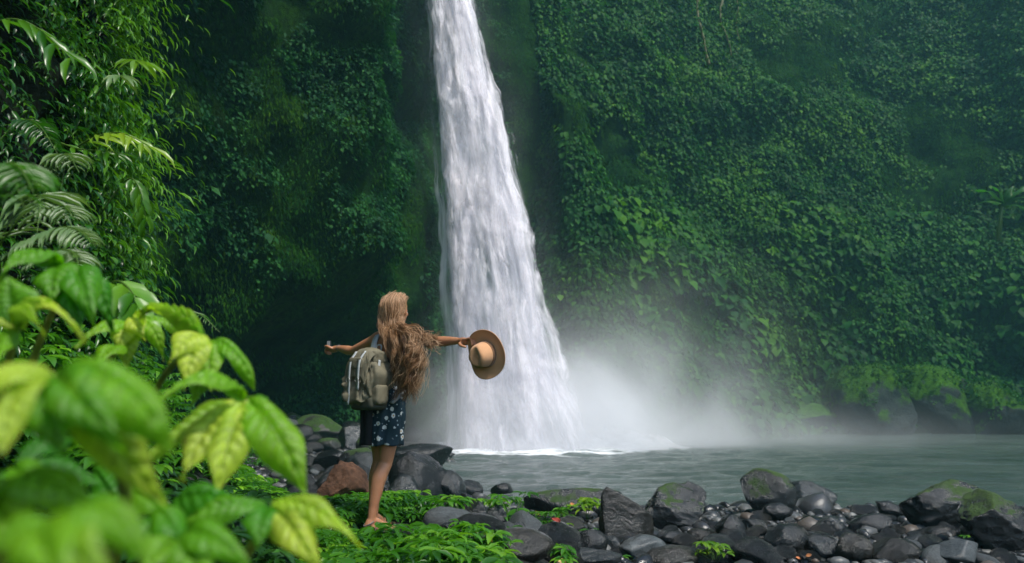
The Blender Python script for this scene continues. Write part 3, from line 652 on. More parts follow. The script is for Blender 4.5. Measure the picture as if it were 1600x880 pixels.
# fallen leaves
def fallen(px, py, label, col, size=.1):
    g = ground_at(px, py); n = 7; tt = np.linspace(0, 1, 9); s = np.linspace(-1, 1, n); T_, S_ = np.meshgrid(tt, s, indexing='ij')
    w_ = .34*np.sin(pi*T_**.85)**.8+.0; g3 = np.stack([S_*w_, T_-.5, .16*np.abs(S_)**1.5+.1*np.sin(3*T_+S_)], -1)*size
    a = rng.uniform(0, 6.28); g3 = np.stack([g3[..., 0]*cos(a)-g3[..., 1]*sin(a), g3[..., 0]*sin(a)+g3[..., 1]*cos(a), g3[..., 2]+g3[..., 1]*.2], -1)
    t = NT('fallen_leaf_'+str(px)); no = t.noise(25, 3, .6, t.obj()); mt = t.done(t.pbr(t.ramp(no, [(.4, col), (.65, tuple(.35*c for c in col))]), .5))
    me = grid_mesh('fallen_leaf', g3); o = link('fallen_leaf', me, mt); md = o.modifiers.new('s', 'SOLIDIFY'); md.thickness = .0015
    bpy.context.view_layer.update(); dg = bpy.context.evaluated_depsgraph_get(); oo = Vector((0, 0, CZ)); dd_ = V(ray(px, py)).normalized(); o.location = (0, -50, 0)
    for _ in range(60):
        hit, l_, n_, i_, ob_, m_ = scene.ray_cast(dg, oo, dd_)
        if not hit: break
        if ob_.name.split('.')[0] in ('boulder', 'slab', 'ledge', 'cobble', 'ground'):
            o.location = l_+n_*.02; o.rotation_mode = 'QUATERNION'; o.rotation_quaternion = (n_*.7+Vector((0, -.15, .5))).to_track_quat('Z', 'Y'); break
        oo = l_+dd_*.01
    tag(o, label, 'leaf', 'fallen leaves'); return o
fallen(744, 849, 'fallen yellow orange leaf on the flat brown rock', (.6, .26, .04), .11)
fallen(767, 856, 'fallen rusty orange leaf beside the big smooth brown boulder', (.45, .1, .02), .1)
fallen(839, 805, 'fallen yellow leaf resting on the sprigs near the ledge', (.6, .4, .06), .09)
fallen(894, 790, 'reddish orange leaf on the low rock ledge', (.5, .2, .05), .09)
fallen(866, 817, 'dark red fallen leaf above the rounded speckled boulder', (.3, .04, .02), .08)
fallen(876, 874, 'pale yellow fallen leaf at the tilted flat brown stone', (.6, .42, .12), .1)
fallen(1245, 877, 'orange leaf lying at the lower edge of the cobble shore', (.6, .2, .06), .09)
fallen(1264, 869, 'small brownish orange leaf near the biggest round black boulder', (.5, .2, .07), .06)
fallen(662, 779, 'small orange leaf below the large angular boulder', (.5, .2, .05), .08)

for o_ in [q for q in bpy.data.objects if 'across the pool' in str(q.get('label')) and q.name.startswith('boulder')]:
    me_ = o_.data; nv_ = len(me_.vertices); co_ = np.empty(nv_*3, np.float32); me_.vertices.foreach_get('co', co_); no_ = np.empty(nv_*3, np.float32); me_.vertices.foreach_get('normal', no_); co_ = co_.reshape(-1, 3); no_ = no_.reshape(-1, 3)
    i_ = rng.integers(0, nv_, 9000); pr_ = ss(.15, .7, no_[i_, 2]+.5*fbm(co_[i_]*.8, 3, 4)); i_ = i_[pr_ > rng.random(9000)]; K = len(i_)
    scatter('moss', co_[i_]+rng.normal(0, .06, (K, 3)), no_[i_]*.6+rng.normal(0, .5, (K, 3))+np.array([0, 0, -.5]), no_[i_]+np.array([0, 0, .8])+rng.normal(0, .3, (K, 3)), .16*rng.lognormal(0, .4, K), .6, .3+.25*rng.normal(0, 1, K), M['lf_right'], T5, o_)
# ---------- foreground broad leaved plants ----------
def bigleaf_mat():
    t = NT('broad_leaf'); tint = t.attr('tint'); ve = t.attr('vein'); ob = t.pos()
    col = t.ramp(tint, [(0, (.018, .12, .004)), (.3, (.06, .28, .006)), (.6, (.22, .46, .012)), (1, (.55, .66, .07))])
    col = t.mix(t.ramp(t.noise(24, 5, .65, ob), [(.36, .3), (.62, 0.)]), col, (.035, .13, .008))
    col = t.mix(t.math('MULTIPLY', ve, .5), col, t.mix(1., col, (.35, .5, .35), 'MULTIPLY'))  # darker veins, with valley shade of the quilted relief painted into the colour
    b = t.bump(t.noise(90, 4, .65, ob), .5, .006)
    sp_ = t.ramp(t.noise(55, 3, .7, ob), [(.68, 0.), (.72, 1.)]); col = t.mix(t.math('MULTIPLY', sp_, .7), col, (.10, .07, .015))
    p = t.pbr(col, .4, .5, b)
    tr = t.n('ShaderNodeBsdfTranslucent'); t.l(t.mix(1., col, (1.5, 1.6, .6), 'MULTIPLY'), tr.inputs['Color'])
    return t.done(t.shmix(.5, p, tr.outputs[0]))
M['big'] = bigleaf_mat()
def broad_leaf(base, tip, width, tint, arch=.15, face=(0, -.55, .85), roll=0., nveins=9, fold=.12, parent=None, quilt=.010, curl=.0):
    base = np.asarray(base); tip = np.asarray(tip); Ln = np.linalg.norm(tip-base); up = nz(np.array(face, float))
    ax_ = nz(tip-base); upp = nz(up-ax_*np.dot(up, ax_))
    c = bez([base, base+(tip-base)*.4+upp*arch*Ln*1.7, tip], 34); T_ = nz(np.gradient(c, axis=0))
    S_ = nz(np.cross(T_, up+0*T_)); N_ = np.cross(S_, T_)
    if roll: S_, N_ = S_*cos(roll)+N_*sin(roll), N_*cos(roll)-S_*sin(roll)
    t = np.linspace(0, 1, 34); s = np.linspace(-1, 1, 21)
    w_ = width/2*np.clip(np.sin(pi*np.clip(t, 0, 1)**.82), 0, 1)**.85*(1-.35*ss(.6, 1, t))
    w_ = np.maximum(w_, Ln*.008*ss(1.0, .9, t))
    ser = 1+.035*np.abs(np.sin(t*46))
    ph = (t[:, None]-np.abs(s)[None]*.13)*nveins
    vein = np.abs(((ph % 1)-.5))*2             # 1 on a side vein
    q = quilt*(1-vein**2)*(1-np.abs(s)[None]**3)*ss(0, .1, t)[:, None]*ss(1, .85, t)[:, None]*ss(.02, .2, np.abs(s))[None]*(Ln/.17)
    hh = (np.abs(s)[None]*fold-np.abs(s)[None]**2.5*fold*1.7)*w_[:, None]*2+q+.01*Ln/.17*np.sin(t*9+tint*9)[:, None]*np.abs(s)[None]**2*np.sign(s)[None]
    G = c[:, None]+(s[None, :]*w_[:, None]*ser[:, None])[..., None]*S_[:, None]+hh[..., None]*N_[:, None]
    vn_ = np.maximum(np.clip((vein-.6)*2.2, 0, .9), (np.abs(s)[None] < .06)*1.+0*vein)
    me = grid_mesh('leaf', G-(np.array(parent.location) if parent else 0), attrs={'tint': np.full(34*21, tint+.10)+.14*np.repeat(t, 21)-.05, 'vein': vn_.ravel()})
    o = link('leaf', me, M['big'], parent); return o
def plant(label, stem, leaves, r0=.006, name='broad_leaved_plant', face=(0, -.55, .85), grp='broad leaved plants in front'):
    """stem: list of (px,py,d); leaves: (base, tip, width px, tint, arch[, kw]) with points (px,py,d)"""
    pts = [P(*q) for q in stem]; root = empty(name, pts[0]); tag(root, label, 'plant', grp)
    c = spline(pts, 24) if len(pts) > 2 else bez(pts, 12)
    v, f = tube_arrays(c-pts[0], np.linspace(r0*1.4, r0*.7, len(c)), 8); link('stem', mesh_np('stem', v, f), M['bigstem'], root)
    for b, e, w_, ti, ar, *kw in leaves:
        k = dict(face=face); k.update(kw[0] if kw else {}); d_ = (b[2]+e[2])/2
        broad_leaf(P(*b), P(*e), w_/FPX*d_*1.0, ti, ar, parent=root, **k)
    return root
t = NT('yellow_green_stem'); M['bigstem'] = t.done(t.pbr(t.ramp(t.noise(30, 3, .6, t.obj()), [(.35, (.13, .22, .015)), (.7, (.3, .36, .04))]), .4))
FC = (.05, -.95, .4)
plant('bright drooping leaf whorl closest to the person, over the undergrowth', [(300, 900, 1.5), (350, 740, 1.35), (372, 660, 1.2), (386, 628, 1.12)], [
    ((388, 630, 1.12), (482, 780, 1.05), 74, .5, .16, dict(face=(.35, -.8, .5))),
    ((384, 632, 1.12), (338, 772, 1.02), 72, .78, .12, dict(face=FC)),
    ((378, 630, 1.14), (284, 752, 1.05), 84, .92, .16, dict(face=(-.3, -.9, .4))),
    ((380, 626, 1.12), (236, 640, 1.0), 48, .45, .30, dict(face=(-.1, -.5, .9))),
    ((390, 628, 1.14), (440, 706, 1.3), 56, .3, .1, dict(face=(.5, -.5, .6))),
    ((372, 632, 1.16), (236, 716, 1.1), 70, .6, .1)])
plant('yellowish leaf whorl with curled leaves above the bright drooping one', [(200, 680, 1.7), (236, 624, 1.6), (262, 580, 1.5), (300, 545, 1.42), (322, 535, 1.4)], [
    ((318, 534, 1.4), (264, 568, 1.32), 52, .95, .35, dict(face=FC)),
    ((322, 536, 1.4), (288, 610, 1.32), 46, .9, .25, dict(face=FC)),
    ((328, 536, 1.4), (330, 612, 1.34), 44, .5, .2, dict(face=(.2, -.9, .4))),
    ((332, 535, 1.4), (398, 612, 1.38), 34, .4, .25, dict(face=(.4, -.6, .6))),
    ((324, 532, 1.4), (216, 500, 1.6), 26, .6, .15),
    ((320, 540, 1.42), (296, 640, 1.45), 50, .35, .1, dict(face=(.3, .7, .4)))])
plant('small yellow leaf tuft between the two left whorls', [(120, 640, 1.8), (150, 590, 1.75), (196, 530, 1.7), (210, 505, 1.65)], [
    ((206, 505, 1.65), (186, 556, 1.6), 36, .95, .3, dict(face=FC)), ((212, 503, 1.65), (228, 532, 1.58), 34, .95, .3, dict(face=FC)),
    ((214, 500, 1.65), (256, 565, 1.65), 26, .55, .4), ((216, 500, 1.65), (290, 535, 1.7), 24, .5, .25), ((206, 512, 1.66), (198, 575, 1.62), 40, .7, .2, dict(face=FC)),
    ((190, 548, 1.6), (150, 575, 1.5), 40, .45, .2, dict(face=FC)), ((205, 510, 1.65), (118, 545, 1.55), 34, .5, .2)])
plant('pale glossy leaf whorl highest on the left with broad hanging leaves', [(30, 640, 1.5), (60, 540, 1.4), (90, 470, 1.32), (106, 428, 1.3)], [
    ((106, 428, 1.3), (84, 482, 1.2), 62, .28, .25, dict(face=FC)), ((112, 430, 1.3), (128, 512, 1.22), 64, .1, .2, dict(face=(.1, -.9, .5))),
    ((118, 432, 1.3), (148, 508, 1.2), 62, .22, .25, dict(face=(.3, -.8, .5))), ((120, 430, 1.3), (176, 520, 1.3), 44, .15, .3, dict(face=(.4, -.6, .6))),
    ((100, 426, 1.3), (-4, 446, 1.15), 44, .3, .3, dict(face=(-.1, -.5, .8)))])
plant('pale rounded leaf pair at the left frame edge with a yellow arched leaf', [(-10, 700, 1.3), (6, 600, 1.2), (22, 530, 1.12), (28, 506, 1.1)], [
    ((24, 506, 1.1), (14, 432, 1.1), 84, .3, .06, dict(face=(.1, -.95, .2))), ((34, 504, 1.1), (78, 468, 1.05), 40, .55, .2, dict(face=(.1, -.9, .3))),
    ((30, 512, 1.1), (134, 534, 1.05), 24, .85, .38, dict(face=(0, -.45, .9))), ((22, 516, 1.1), (-24, 488, 1.1), 26, .8, .2), ((30, 520, 1.1), (70, 524, 1.0), 26, .6, .3), ((18, 530, 1.1), (-10, 590, 1.0), 44, .4, .2)])
plant('large blurred leaf whorl with wide quilted leaves at the left', [(150, 900, .95), (196, 790, .85), (160, 680, .72), (92, 600, .62)], [
    ((96, 592, .62), (272, 712, .6), 108, .42, .26, dict(face=(.15, -.5, .85), quilt=.013)), ((92, 598, .62), (196, 706, .56), 84, .28, .22, dict(face=(.1, -.8, .5), quilt=.01)),
    ((86, 600, .62), (104, 722, .58), 82, .3, .25, dict(face=FC, quilt=.014)), ((80, 598, .62), (4, 712, .56), 88, .75, .25, dict(face=(-.3, -.8, .5))),
    ((84, 592, .62), (-70, 640, .58), 80, .8, .3), ((100, 594, .64), (262, 790, .68), 76, .72, .2, dict(face=(.2, -.9, .3)))])
plant('closest leaf whorl, strongly out of focus in the lower left corner', [(60, 960, .5), (90, 900, .46), (110, 840, .43)], [
    ((110, 838, .43), (236, 884, .40), 92, .4, .4, dict(face=(.1, -.4, .9))), ((104, 836, .43), (-30, 880, .40), 100, .38, .35, dict(face=(-.1, -.4, .9))),
    ((108, 840, .43), (120, 950, .37), 110, .45, .35, dict(face=FC)), ((100, 840, .43), (40, 950, .38), 90, .5, .35, dict(face=FC)), ((114, 838, .43), (200, 940, .39), 90, .55, .4, dict(face=FC))])
plant('yellow green leaf pair reaching right near the feet at the lower edge', [(330, 960, 1.1), (390, 860, 1.05), (428, 795, .98)], [
    ((426, 794, .98), (566, 856, .92), 46, .72, .2, dict(face=(.2, -.6, .8))), ((430, 796, .98), (506, 900, .9), 60, .85, .2, dict(face=(.2, -.9, .4))),
    ((420, 796, .98), (280, 826, .95), 50, .3, .2), ((424, 798, .98), (400, 862, .92), 60, .2, .3, dict(face=(0, -.7, .6)))])
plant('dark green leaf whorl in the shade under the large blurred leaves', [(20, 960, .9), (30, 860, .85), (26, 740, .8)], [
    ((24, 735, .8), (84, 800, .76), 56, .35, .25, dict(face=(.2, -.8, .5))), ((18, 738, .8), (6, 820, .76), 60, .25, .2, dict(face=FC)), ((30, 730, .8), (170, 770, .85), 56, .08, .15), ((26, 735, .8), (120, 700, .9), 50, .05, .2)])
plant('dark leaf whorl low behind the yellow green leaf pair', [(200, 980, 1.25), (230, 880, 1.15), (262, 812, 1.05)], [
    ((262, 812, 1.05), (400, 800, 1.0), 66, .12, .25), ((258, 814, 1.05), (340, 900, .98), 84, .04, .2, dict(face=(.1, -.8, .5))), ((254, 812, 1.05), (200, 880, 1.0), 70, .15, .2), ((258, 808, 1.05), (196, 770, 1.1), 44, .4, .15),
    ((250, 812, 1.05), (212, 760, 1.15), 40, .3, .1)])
plant('upright dark green leaves between the blurred whorls', [(150, 980, 1.2), (180, 880, 1.15), (196, 800, 1.1)], [
    ((200, 810, 1.1), (206, 736, 1.15), 46, .3, .05, dict(face=FC)), ((196, 800, 1.1), (150, 730, 1.2), 46, .1, .1, dict(face=FC)), ((196, 806, 1.1), (270, 768, 1.1), 40, .15, .2), ((190, 800, 1.1), (110, 800, 1.0), 56, .1, .2)])

plant('wide soft lime green whorl filling the lower left edge of the picture', [(-20, 980, .75), (0, 860, .7), (20, 780, .66)], [
    ((18, 778, .66), (150, 812, .62), 92, .42, .3, dict(face=(.1, -.5, .85))), ((14, 780, .66), (60, 880, .6), 96, .5, .25, dict(face=FC)), ((10, 776, .66), (-60, 800, .6), 80, .45, .3), ((20, 772, .68), (96, 742, .74), 70, .35, .2)])
plant('green whorl half hidden between the lowest blurred leaves and the dark ones', [(250, 990, .85), (270, 900, .8), (282, 852, .78)], [
    ((282, 850, .78), (392, 892, .74), 70, .3, .3), ((278, 852, .78), (220, 900, .72), 76, .4, .25, dict(face=FC)), ((284, 848, .78), (330, 930, .72), 76, .35, .25, dict(face=(.2, -.8, .5))), ((280, 846, .8), (240, 796, .84), 50, .25, .2)])

# ---------- ferns and single sprays on the near wall ----------
def fern(label, fronds, mat, pinl=.2, name='fern', npin=26, grp='ferns on the near rock wall'):
    root = empty(name, P(*fronds[0][0])); tag(root, label, 'fern', grp); o0 = np.array(root.location)
    for ctrlp in fronds:
        c = spline([P(*q) for q in ctrlp], npin*2+2)-o0; T_ = nz(np.gradient(c, axis=0)); Lf = np.linalg.norm(np.diff(c, axis=0), axis=1).sum()
        v, f = tube_arrays(c, np.linspace(.004, .001, len(c)), 5); fr = link('frond', mesh_np('frond', v, f), M['stem'], root)
        pos = []; d = []; nn = []; sz = []
        for j in range(npin):
            q = 4+int(j*(len(c)-6)/npin); tt = j/npin
            for sg in (-1, 1):
                sd = nz(np.cross(T_[q], [0, -.4, 1.]))*sg; pos.append(c[q]); d.append(sd*1.+T_[q]*.45+np.array([0, 0, -.25])+rng.normal(0, .05, 3)); nn.append(np.array([0, -.4, 1.])+rng.normal(0, .08, 3))
                sz.append(pinl*Lf*(sin(pi*min(1, .12+tt*.88))**.6+.08)*rng.uniform(.9, 1.1))
        scatter('leaflets', pos, d, nn, np.array(sz), .17, np.full(len(pos), .35)+rng.normal(0, .12, len(pos)), mat, TL, fr)
    return root
M['lf_pale'] = leaf_mat('pale_glossy_frond', (.05, .12, .03), (.11, .2, .06), (.2, .3, .1), .4, .5, .3)
fern('pale silvery fern with a fanned frond above the left leaf whorl', [[(-10, 395, 2.6), (40, 330, 2.5), (62, 305, 2.45), (58, 365, 2.35)], [(30, 360, 2.5), (60, 320, 2.5), (100, 322, 2.45), (116, 345, 2.4)]], M['lf_pale'], .3, npin=16)
fern('silvery fern with arching fronds just above the broad hanging leaves', [[(0, 410, 2.5), (60, 370, 2.4), (110, 355, 2.35), (150, 385, 2.3)], [(40, 420, 2.4), (90, 392, 2.3), (118, 400, 2.25), (124, 440, 2.2)]], M['lf_pale'], .2)
fern('light green fern with a hooked drooping tip left of the bright branch', [[(60, 330, 2.9), (84, 262, 2.9), (104, 240, 2.85), (124, 270, 2.8)], [(95, 300, 2.9), (100, 255, 2.9), (88, 245, 2.85), (78, 275, 2.8)]], M['lf_pale'], .25, npin=14)
fern('soft blurred green fern at the left frame edge', [[(-40, 420, 1.5), (-20, 300, 1.45), (10, 258, 1.4), (40, 330, 1.35)], [(-40, 330, 1.5), (0, 262, 1.4), (30, 262, 1.35), (52, 300, 1.3)]], M['lf_under'], .22, npin=20)
fern('dark feathery fern hanging at the upper left', [[(-10, 230, 3), (30, 190, 3), (60, 195, 2.95), (90, 240, 2.9)]], M['lf_near'], .2)
fern('long green frond hanging low by the bright tip leaf', [[(270, 492, 3.2), (290, 486, 3.2), (316, 494, 3.1), (344, 520, 3.1)]], M['lf_under'], .1, npin=18)
def spray(label, ctrlp, n, leaf, asp, mat, name='leafy_branch', tadd=.3, drp=.3, palm=False):
    root = empty(name, P(*ctrlp[0])); tag(root, label, 'branch', 'single branches on the near rock wall'); o0 = np.array(root.location)
    c = spline([P(*q) for q in ctrlp], 40)-o0; T_ = nz(np.gradient(c, axis=0)); v, f = tube_arrays(c, np.linspace(.006, .002, 40), 6); link('stem', mesh_np('stem', v, f), M['stem'], root)
    pos = []; d = []; nn = []
    for j in range(n):
        q = 39 if palm else int(8+31*j/(n-1)); sd = nz(np.cross(T_[q], [0, -.3, 1.]))
        if palm: a = (j/(n-1)-.5)*3.6; dd = T_[q]*cos(a)+sd*sin(a)+np.array([0, 0, -drp])
        else: dd = T_[q]*.9+sd*(1 if j % 2 else -1)*.6+np.array([0, 0, -drp])
        pos.append(c[q]); d.append(dd+rng.normal(0, .08, 3)); nn.append(np.array([0, -.5, 1.])+rng.normal(0, .15, 3))
    scatter('leaves', pos, d, nn, leaf*rng.uniform(.75, 1.15, n), asp, np.full(n, .45+tadd)+rng.normal(0, .1, n), mat, TL, root); return root
spray('bright yellow green branch arching right across the near rock wall', [(110, 236, 3.6), (150, 214, 3.5), (190, 208, 3.4), (232, 228, 3.3)], 13, .15, .22, M['lf_yel'])
spray('second bright branch with narrow leaves under the arching one', [(70, 214, 3.6), (120, 232, 3.5), (160, 236, 3.45), (190, 240, 3.4)], 11, .13, .22, M['lf_near'])
spray('palm shaped leaf cluster shining white on the near rock wall', [(150, 150, 3.6), (170, 124, 3.55), (186, 118, 3.5)], 7, .13, .28, M['lf_pale'], tadd=.1, palm=True)
spray('large bright hand shaped leaf near the edge of the rock wall', [(170, 110, 3.8), (196, 96, 3.7), (212, 94, 3.65)], 7, .17, .26, M['lf_yel'], tadd=.0, palm=True)
spray('pale hanging leaves in the middle of the near rock wall', [(160, 330, 4.2), (200, 280, 4.1), (220, 300, 4.0), (228, 340, 4.0)], 12, .13, .34, M['lf_near'], drp=.7)
spray('broad green leaf cluster above the yellow leaf tuft', [(150, 470, 2.7), (180, 440, 2.6), (205, 455, 2.5), (215, 480, 2.45)], 9, .15, .42, M['lf_under'], drp=.4)
spray('pointed leaves at the top left corner of the near rock wall', [(-20, 40, 3.2), (20, 30, 3.1), (60, 45, 3.1), (110, 90, 3)], 12, .18, .22, M['lf_near'], drp=.3)

# banana like plant and hanging vines on the far cliff
def banana(px, py, d, label, s=1.):
    root = empty('banana_plant', P(px, py, d)); tag(root, label, 'plant')
    o0 = np.array(root.location); v, f = tube_arrays([(0, .6*s, -1.6*s), (0, .3*s, -.8*s), (0, 0, 0)], [.14*s, .11*s, .05*s], 8); link('stem', mesh_np('stem', v, f), M['stem'], root)
    for a, l, up in [(2.7, 1.9, .75), (2.2, 1.2, 1.3), (.55, 2.1, .9), (.15, 1.8, .35), (3.3, 1.7, .1), (1.1, 1.2, 1.1), (-.5, 1.3, -.2)]:
        b = o0; tip = o0+np.array([cos(a)*l, -.3, sin(a)*l*.55+up*.35])*s
        lo = broad_leaf(b, tip, .42*s, .45, .2, face=(0, -.6, .8), parent=root, quilt=.0, nveins=16)
        lo.data.attributes['tint'].data.foreach_set('value', np.full(34*21, .02, np.float32))
banana(1566, 322, 44, 'pale star shaped banana like plant high on the right cliff', 1.25)
def vine(pts, label, r=.05):
    c = spline([P(*q) for q in pts], 60); c = c+.12*np.stack([fbm(np.stack([c[:, 2]*.8, c[:, 0]*0+i, c[:, 0]*0], -1), 3, i) for i in (1, 2, 3)], -1)
    v, f = tube_arrays(c-c[0], r*(1+.5*fbm(c*2, 2, 5)), 6); o = link('hanging_vine', mesh_np('hanging_vine', v, f), M['vine'], None, V(c[0])); tag(o, label, 'vine', 'vines hanging from the cliff top')
    K = 70; i = rng.integers(0, 60, K); scatter('leaves', c[i]-c[0]+rng.normal(0, .12, (K, 3)), rng.normal(0, .6, (K, 3))+np.array([0, -.5, -1]), rng.normal(0, .3, (K, 3))+np.array([0, -.7, 1]), rng.uniform(.15, .32, K), .6, rng.uniform(.3, .8, K), M['lf_right'], T8, o)
t = NT('pale_vine'); M['vine'] = t.done(t.pbr((.13, .14, .07), .8))
vine([(1084, -60, 38.5), (1092, 10, 38), (1098, 60, 38.2), (1108, 100, 38.5)], 'leftmost pale vine of the three hanging at the cliff top', .07)
vine([(1122, -60, 39), (1128, 20, 38.6), (1134, 50, 38.6), (1142, 86, 39)], 'middle vine of the three hanging at the cliff top')
vine([(1146, -60, 40), (1150, 0, 39.6), (1152, 30, 39.8), (1158, 60, 40)], 'rightmost thin vine of the three hanging at the cliff top', .035)
# ---------- person ----------
AZ = radians(38)
RX = np.array([cos(AZ), -sin(AZ), 0]); FY = np.array([sin(AZ), cos(AZ), 0])
O = P(603, 640, 5.46)*np.array([1, 1, 0])
def W(a, b=None, z=None, lean=True):
    q = np.asarray(a, float) if b is None else np.array([a, b, z], float)
    q = np.atleast_2d(q); r = O+q[:, :1]*RX+q[:, 1:2]*FY+q[:, 2:3]*np.array([0, 0, 1.])
    if lean: r[:, 0] += -.085*np.clip(1-q[:, 2]/.9, 0, 1.2)+.05*np.clip((q[:, 2]-.9)/.7, 0, 1)
    return r if (b is None and np.ndim(a) == 2) else r[0]
gz = float(gh(O[0]-.08, O[1], False)); O[2] = gz
def capsule_arr(p, r, ns=16):
    """tapered limb through points with round ends (world)"""
    p = np.asarray(p, float); r = np.asarray(r, float); n = max(len(p)*5, 12); t = np.linspace(0, len(p)-1, n)
    pp = spline(p, n) if len(p) > 2 else bez(p, n); rr = np.interp(t, np.arange(len(p)), r)
    t0 = nz(pp[0]-pp[1]); t1 = nz(pp[-1]-pp[-2]); c = [sin(x) for x in (1.35, 1.0, .55)]; s = [cos(x) for x in (1.35, 1.0, .55)]
    pp = np.vstack([[pp[0]+t0*rr[0]*k for k in c], pp, [pp[-1]+t1*rr[-1]*k for k in c[::-1]]]); rr = np.concatenate([[rr[0]*k for k in s], rr, [rr[-1]*k for k in s[::-1]]])
    return tube_arrays(pp, rr, ns)
def ell(c, rad, ax=None):
    v, f = ICO[3]; v = v*np.array(rad)
    A = np.array([RX, FY, [0, 0, 1.]]) if ax is None else np.array(ax)
    return v@A+np.asarray(c), [f]
parts = []
cap = lambda pts, r: parts.append(capsule_arr(W(np.array(pts, float)), r))
# trunk
def trunk(rings, n=28, hw=W):
    vs = []
    for (z, a0, b0, ra, rb) in rings:
        th = np.arange(n)/n*2*pi; vs.append(hw(np.stack([a0+ra*np.sign(np.cos(th))*np.abs(np.cos(th))**.9, b0+rb*np.sin(th), th*0+z], -1)))
    return vs
def loft(vs, capends=True):
    n = len(vs[0]); v = np.vstack(vs); m = len(vs); i = np.arange(m-1)[:, None]; j = np.arange(n)[None]
    q = np.stack([i*n+j, i*n+(j+1) % n, (i+1)*n+(j+1) % n, (i+1)*n+j], -1).reshape(-1, 4); fs = [q]
    if capends:
        v = np.vstack([v, vs[0].mean(0), vs[-1].mean(0)]); j = np.arange(n)
        fs.append(np.stack([np.full(n, m*n), (j+1) % n, j], -1)); fs.append(np.stack([np.full(n, m*n+1), (m-1)*n+j, (m-1)*n+(j+1) % n], -1))
    return v, fs
parts.append(loft(trunk([(.80, 0, 0, .12, .085), (.86, 0, -.01, .155, .105), (.92, 0, -.012, .162, .108), (1.0, 0, 0, .14, .095), (1.08, 0, .005, .118, .085), (1.16, 0, .005, .125, .09), (1.25, 0, 0, .142, .1), (1.33, 0, -.005, .15, .09), (1.38, 0, -.01, .135, .07), (1.42, 0, -.01, .085, .055), (1.45, 0, -.005, .05, .045)])))
cap([(0, -.008, 1.38), (0, 0, 1.45), (0, .012, 1.52)], [.058, .048, .05])
HZc = np.array([0, .02, 1.585])
# head, turned a little left of the chest
ha = radians(22); HR = np.array([cos(ha), -sin(ha), 0]); HF = np.array([sin(ha), cos(ha), 0]); HC = W(*HZc); HA = [HR, HF, np.array([0, 0, 1.])]
def H(x, y, z): return HC+HR*x+HF*y+np.array([0, 0, z])
parts += [ell(H(0, -.012, .02), (.076, .095, .095), HA), ell(H(0, .025, -.035), (.056, .068, .075), HA), ell(H(0, .062, -.078), (.026, .024, .022), HA), ell(H(0, .092, -.012), (.011, .018, .022), HA), ell(H(0, .083, .01), (.045, .012, .012), HA), ell(H(0, .084, -.048), (.022, .012, .009), HA)]
for s in (-1, 1): parts += [ell(H(s*.078, -.005, -.012), (.009, .018, .03), HA), ell(H(s*.035, .068, -.022), (.02, .02, .018), HA)]
# shoulders and arms
HR_ = {}
def arm(s, sh, el, wr, hd):
    cap([(s*.07, -.02, 1.375), (s*.12, -.02, 1.385), sh], [.045, .052, .05]); parts.append(ell(W(*(np.array(sh)*[1, 1, 1]+[s*.005, 0, -.012])), (.055, .052, .052)))
    m = (np.array(sh)+el)/2; cap([sh, m+[0, 0, -.004], el], [.045, .042, .034]); m2 = np.array(el)*.68+np.array(wr)*.32
    cap([el, m2+[0, 0, -.002], (np.array(el)*.3+np.array(wr)*.7), wr], [.035, .038, .029, .0215])
    cap([wr, np.array(wr)+(np.array(hd)-wr)*.5, hd], [.022, .028, .026])
Rsh, Rel, Rwr, Rhd = (.165, -.015, 1.375), (.43, .03, 1.335), (.665, .02, 1.325), (.735, .01, 1.315)
Lsh, Lel, Lwr, Lhd = (-.165, -.015, 1.375), (-.43, -.01, 1.30), (-.66, .03, 1.335), (-.735, .035, 1.325)
arm(1, Rsh, Rel, Rwr, Rhd); arm(-1, Lsh, Lel, Lwr, Lhd)
# right hand: fingers reach over the brim and grip it
for i, (b, ln) in enumerate(zip((-.028, -.010, .010, .028), (.068, .076, .072, .058))):
    x0 = np.array([.757, .01-b*1.0, 1.328]); x1 = x0+[.55*ln, -b*.1, .004]; x2 = x1+[.38*ln, 0, -.5*ln]; x3 = x2+[.05*ln, 0, -.32*ln]
    cap([x0-[.03, 0, 0], x0, x1, x2, x3], [.0105, .0105, .0095, .0085, .0075])
cap([(.70, -.02, 1.30), (.73, -.035, 1.285), (.765, -.03, 1.275)], [.0135, .0115, .0095])
# left hand: loosely closed round a small thing
for i, (b, ln) in enumerate(zip((-.026, -.009, .009, .026), (.062, .07, .066, .054))):
    x0 = np.array([-.757, .035-b, 1.335]); x1 = x0+[-.45*ln, 0, .002]; x2 = x1+[-.22*ln, 0, -.42*ln]; x3 = x2+[.25*ln, 0, -.25*ln]
    cap([x0+[.03, 0, 0], x0, x1, x2, x3], [.0105, .0105, .0095, .0085, .008])
cap([(-.71, .0, 1.335), (-.74, -.015, 1.35), (-.775, -.012, 1.352)], [.0135, .0115, .0095])
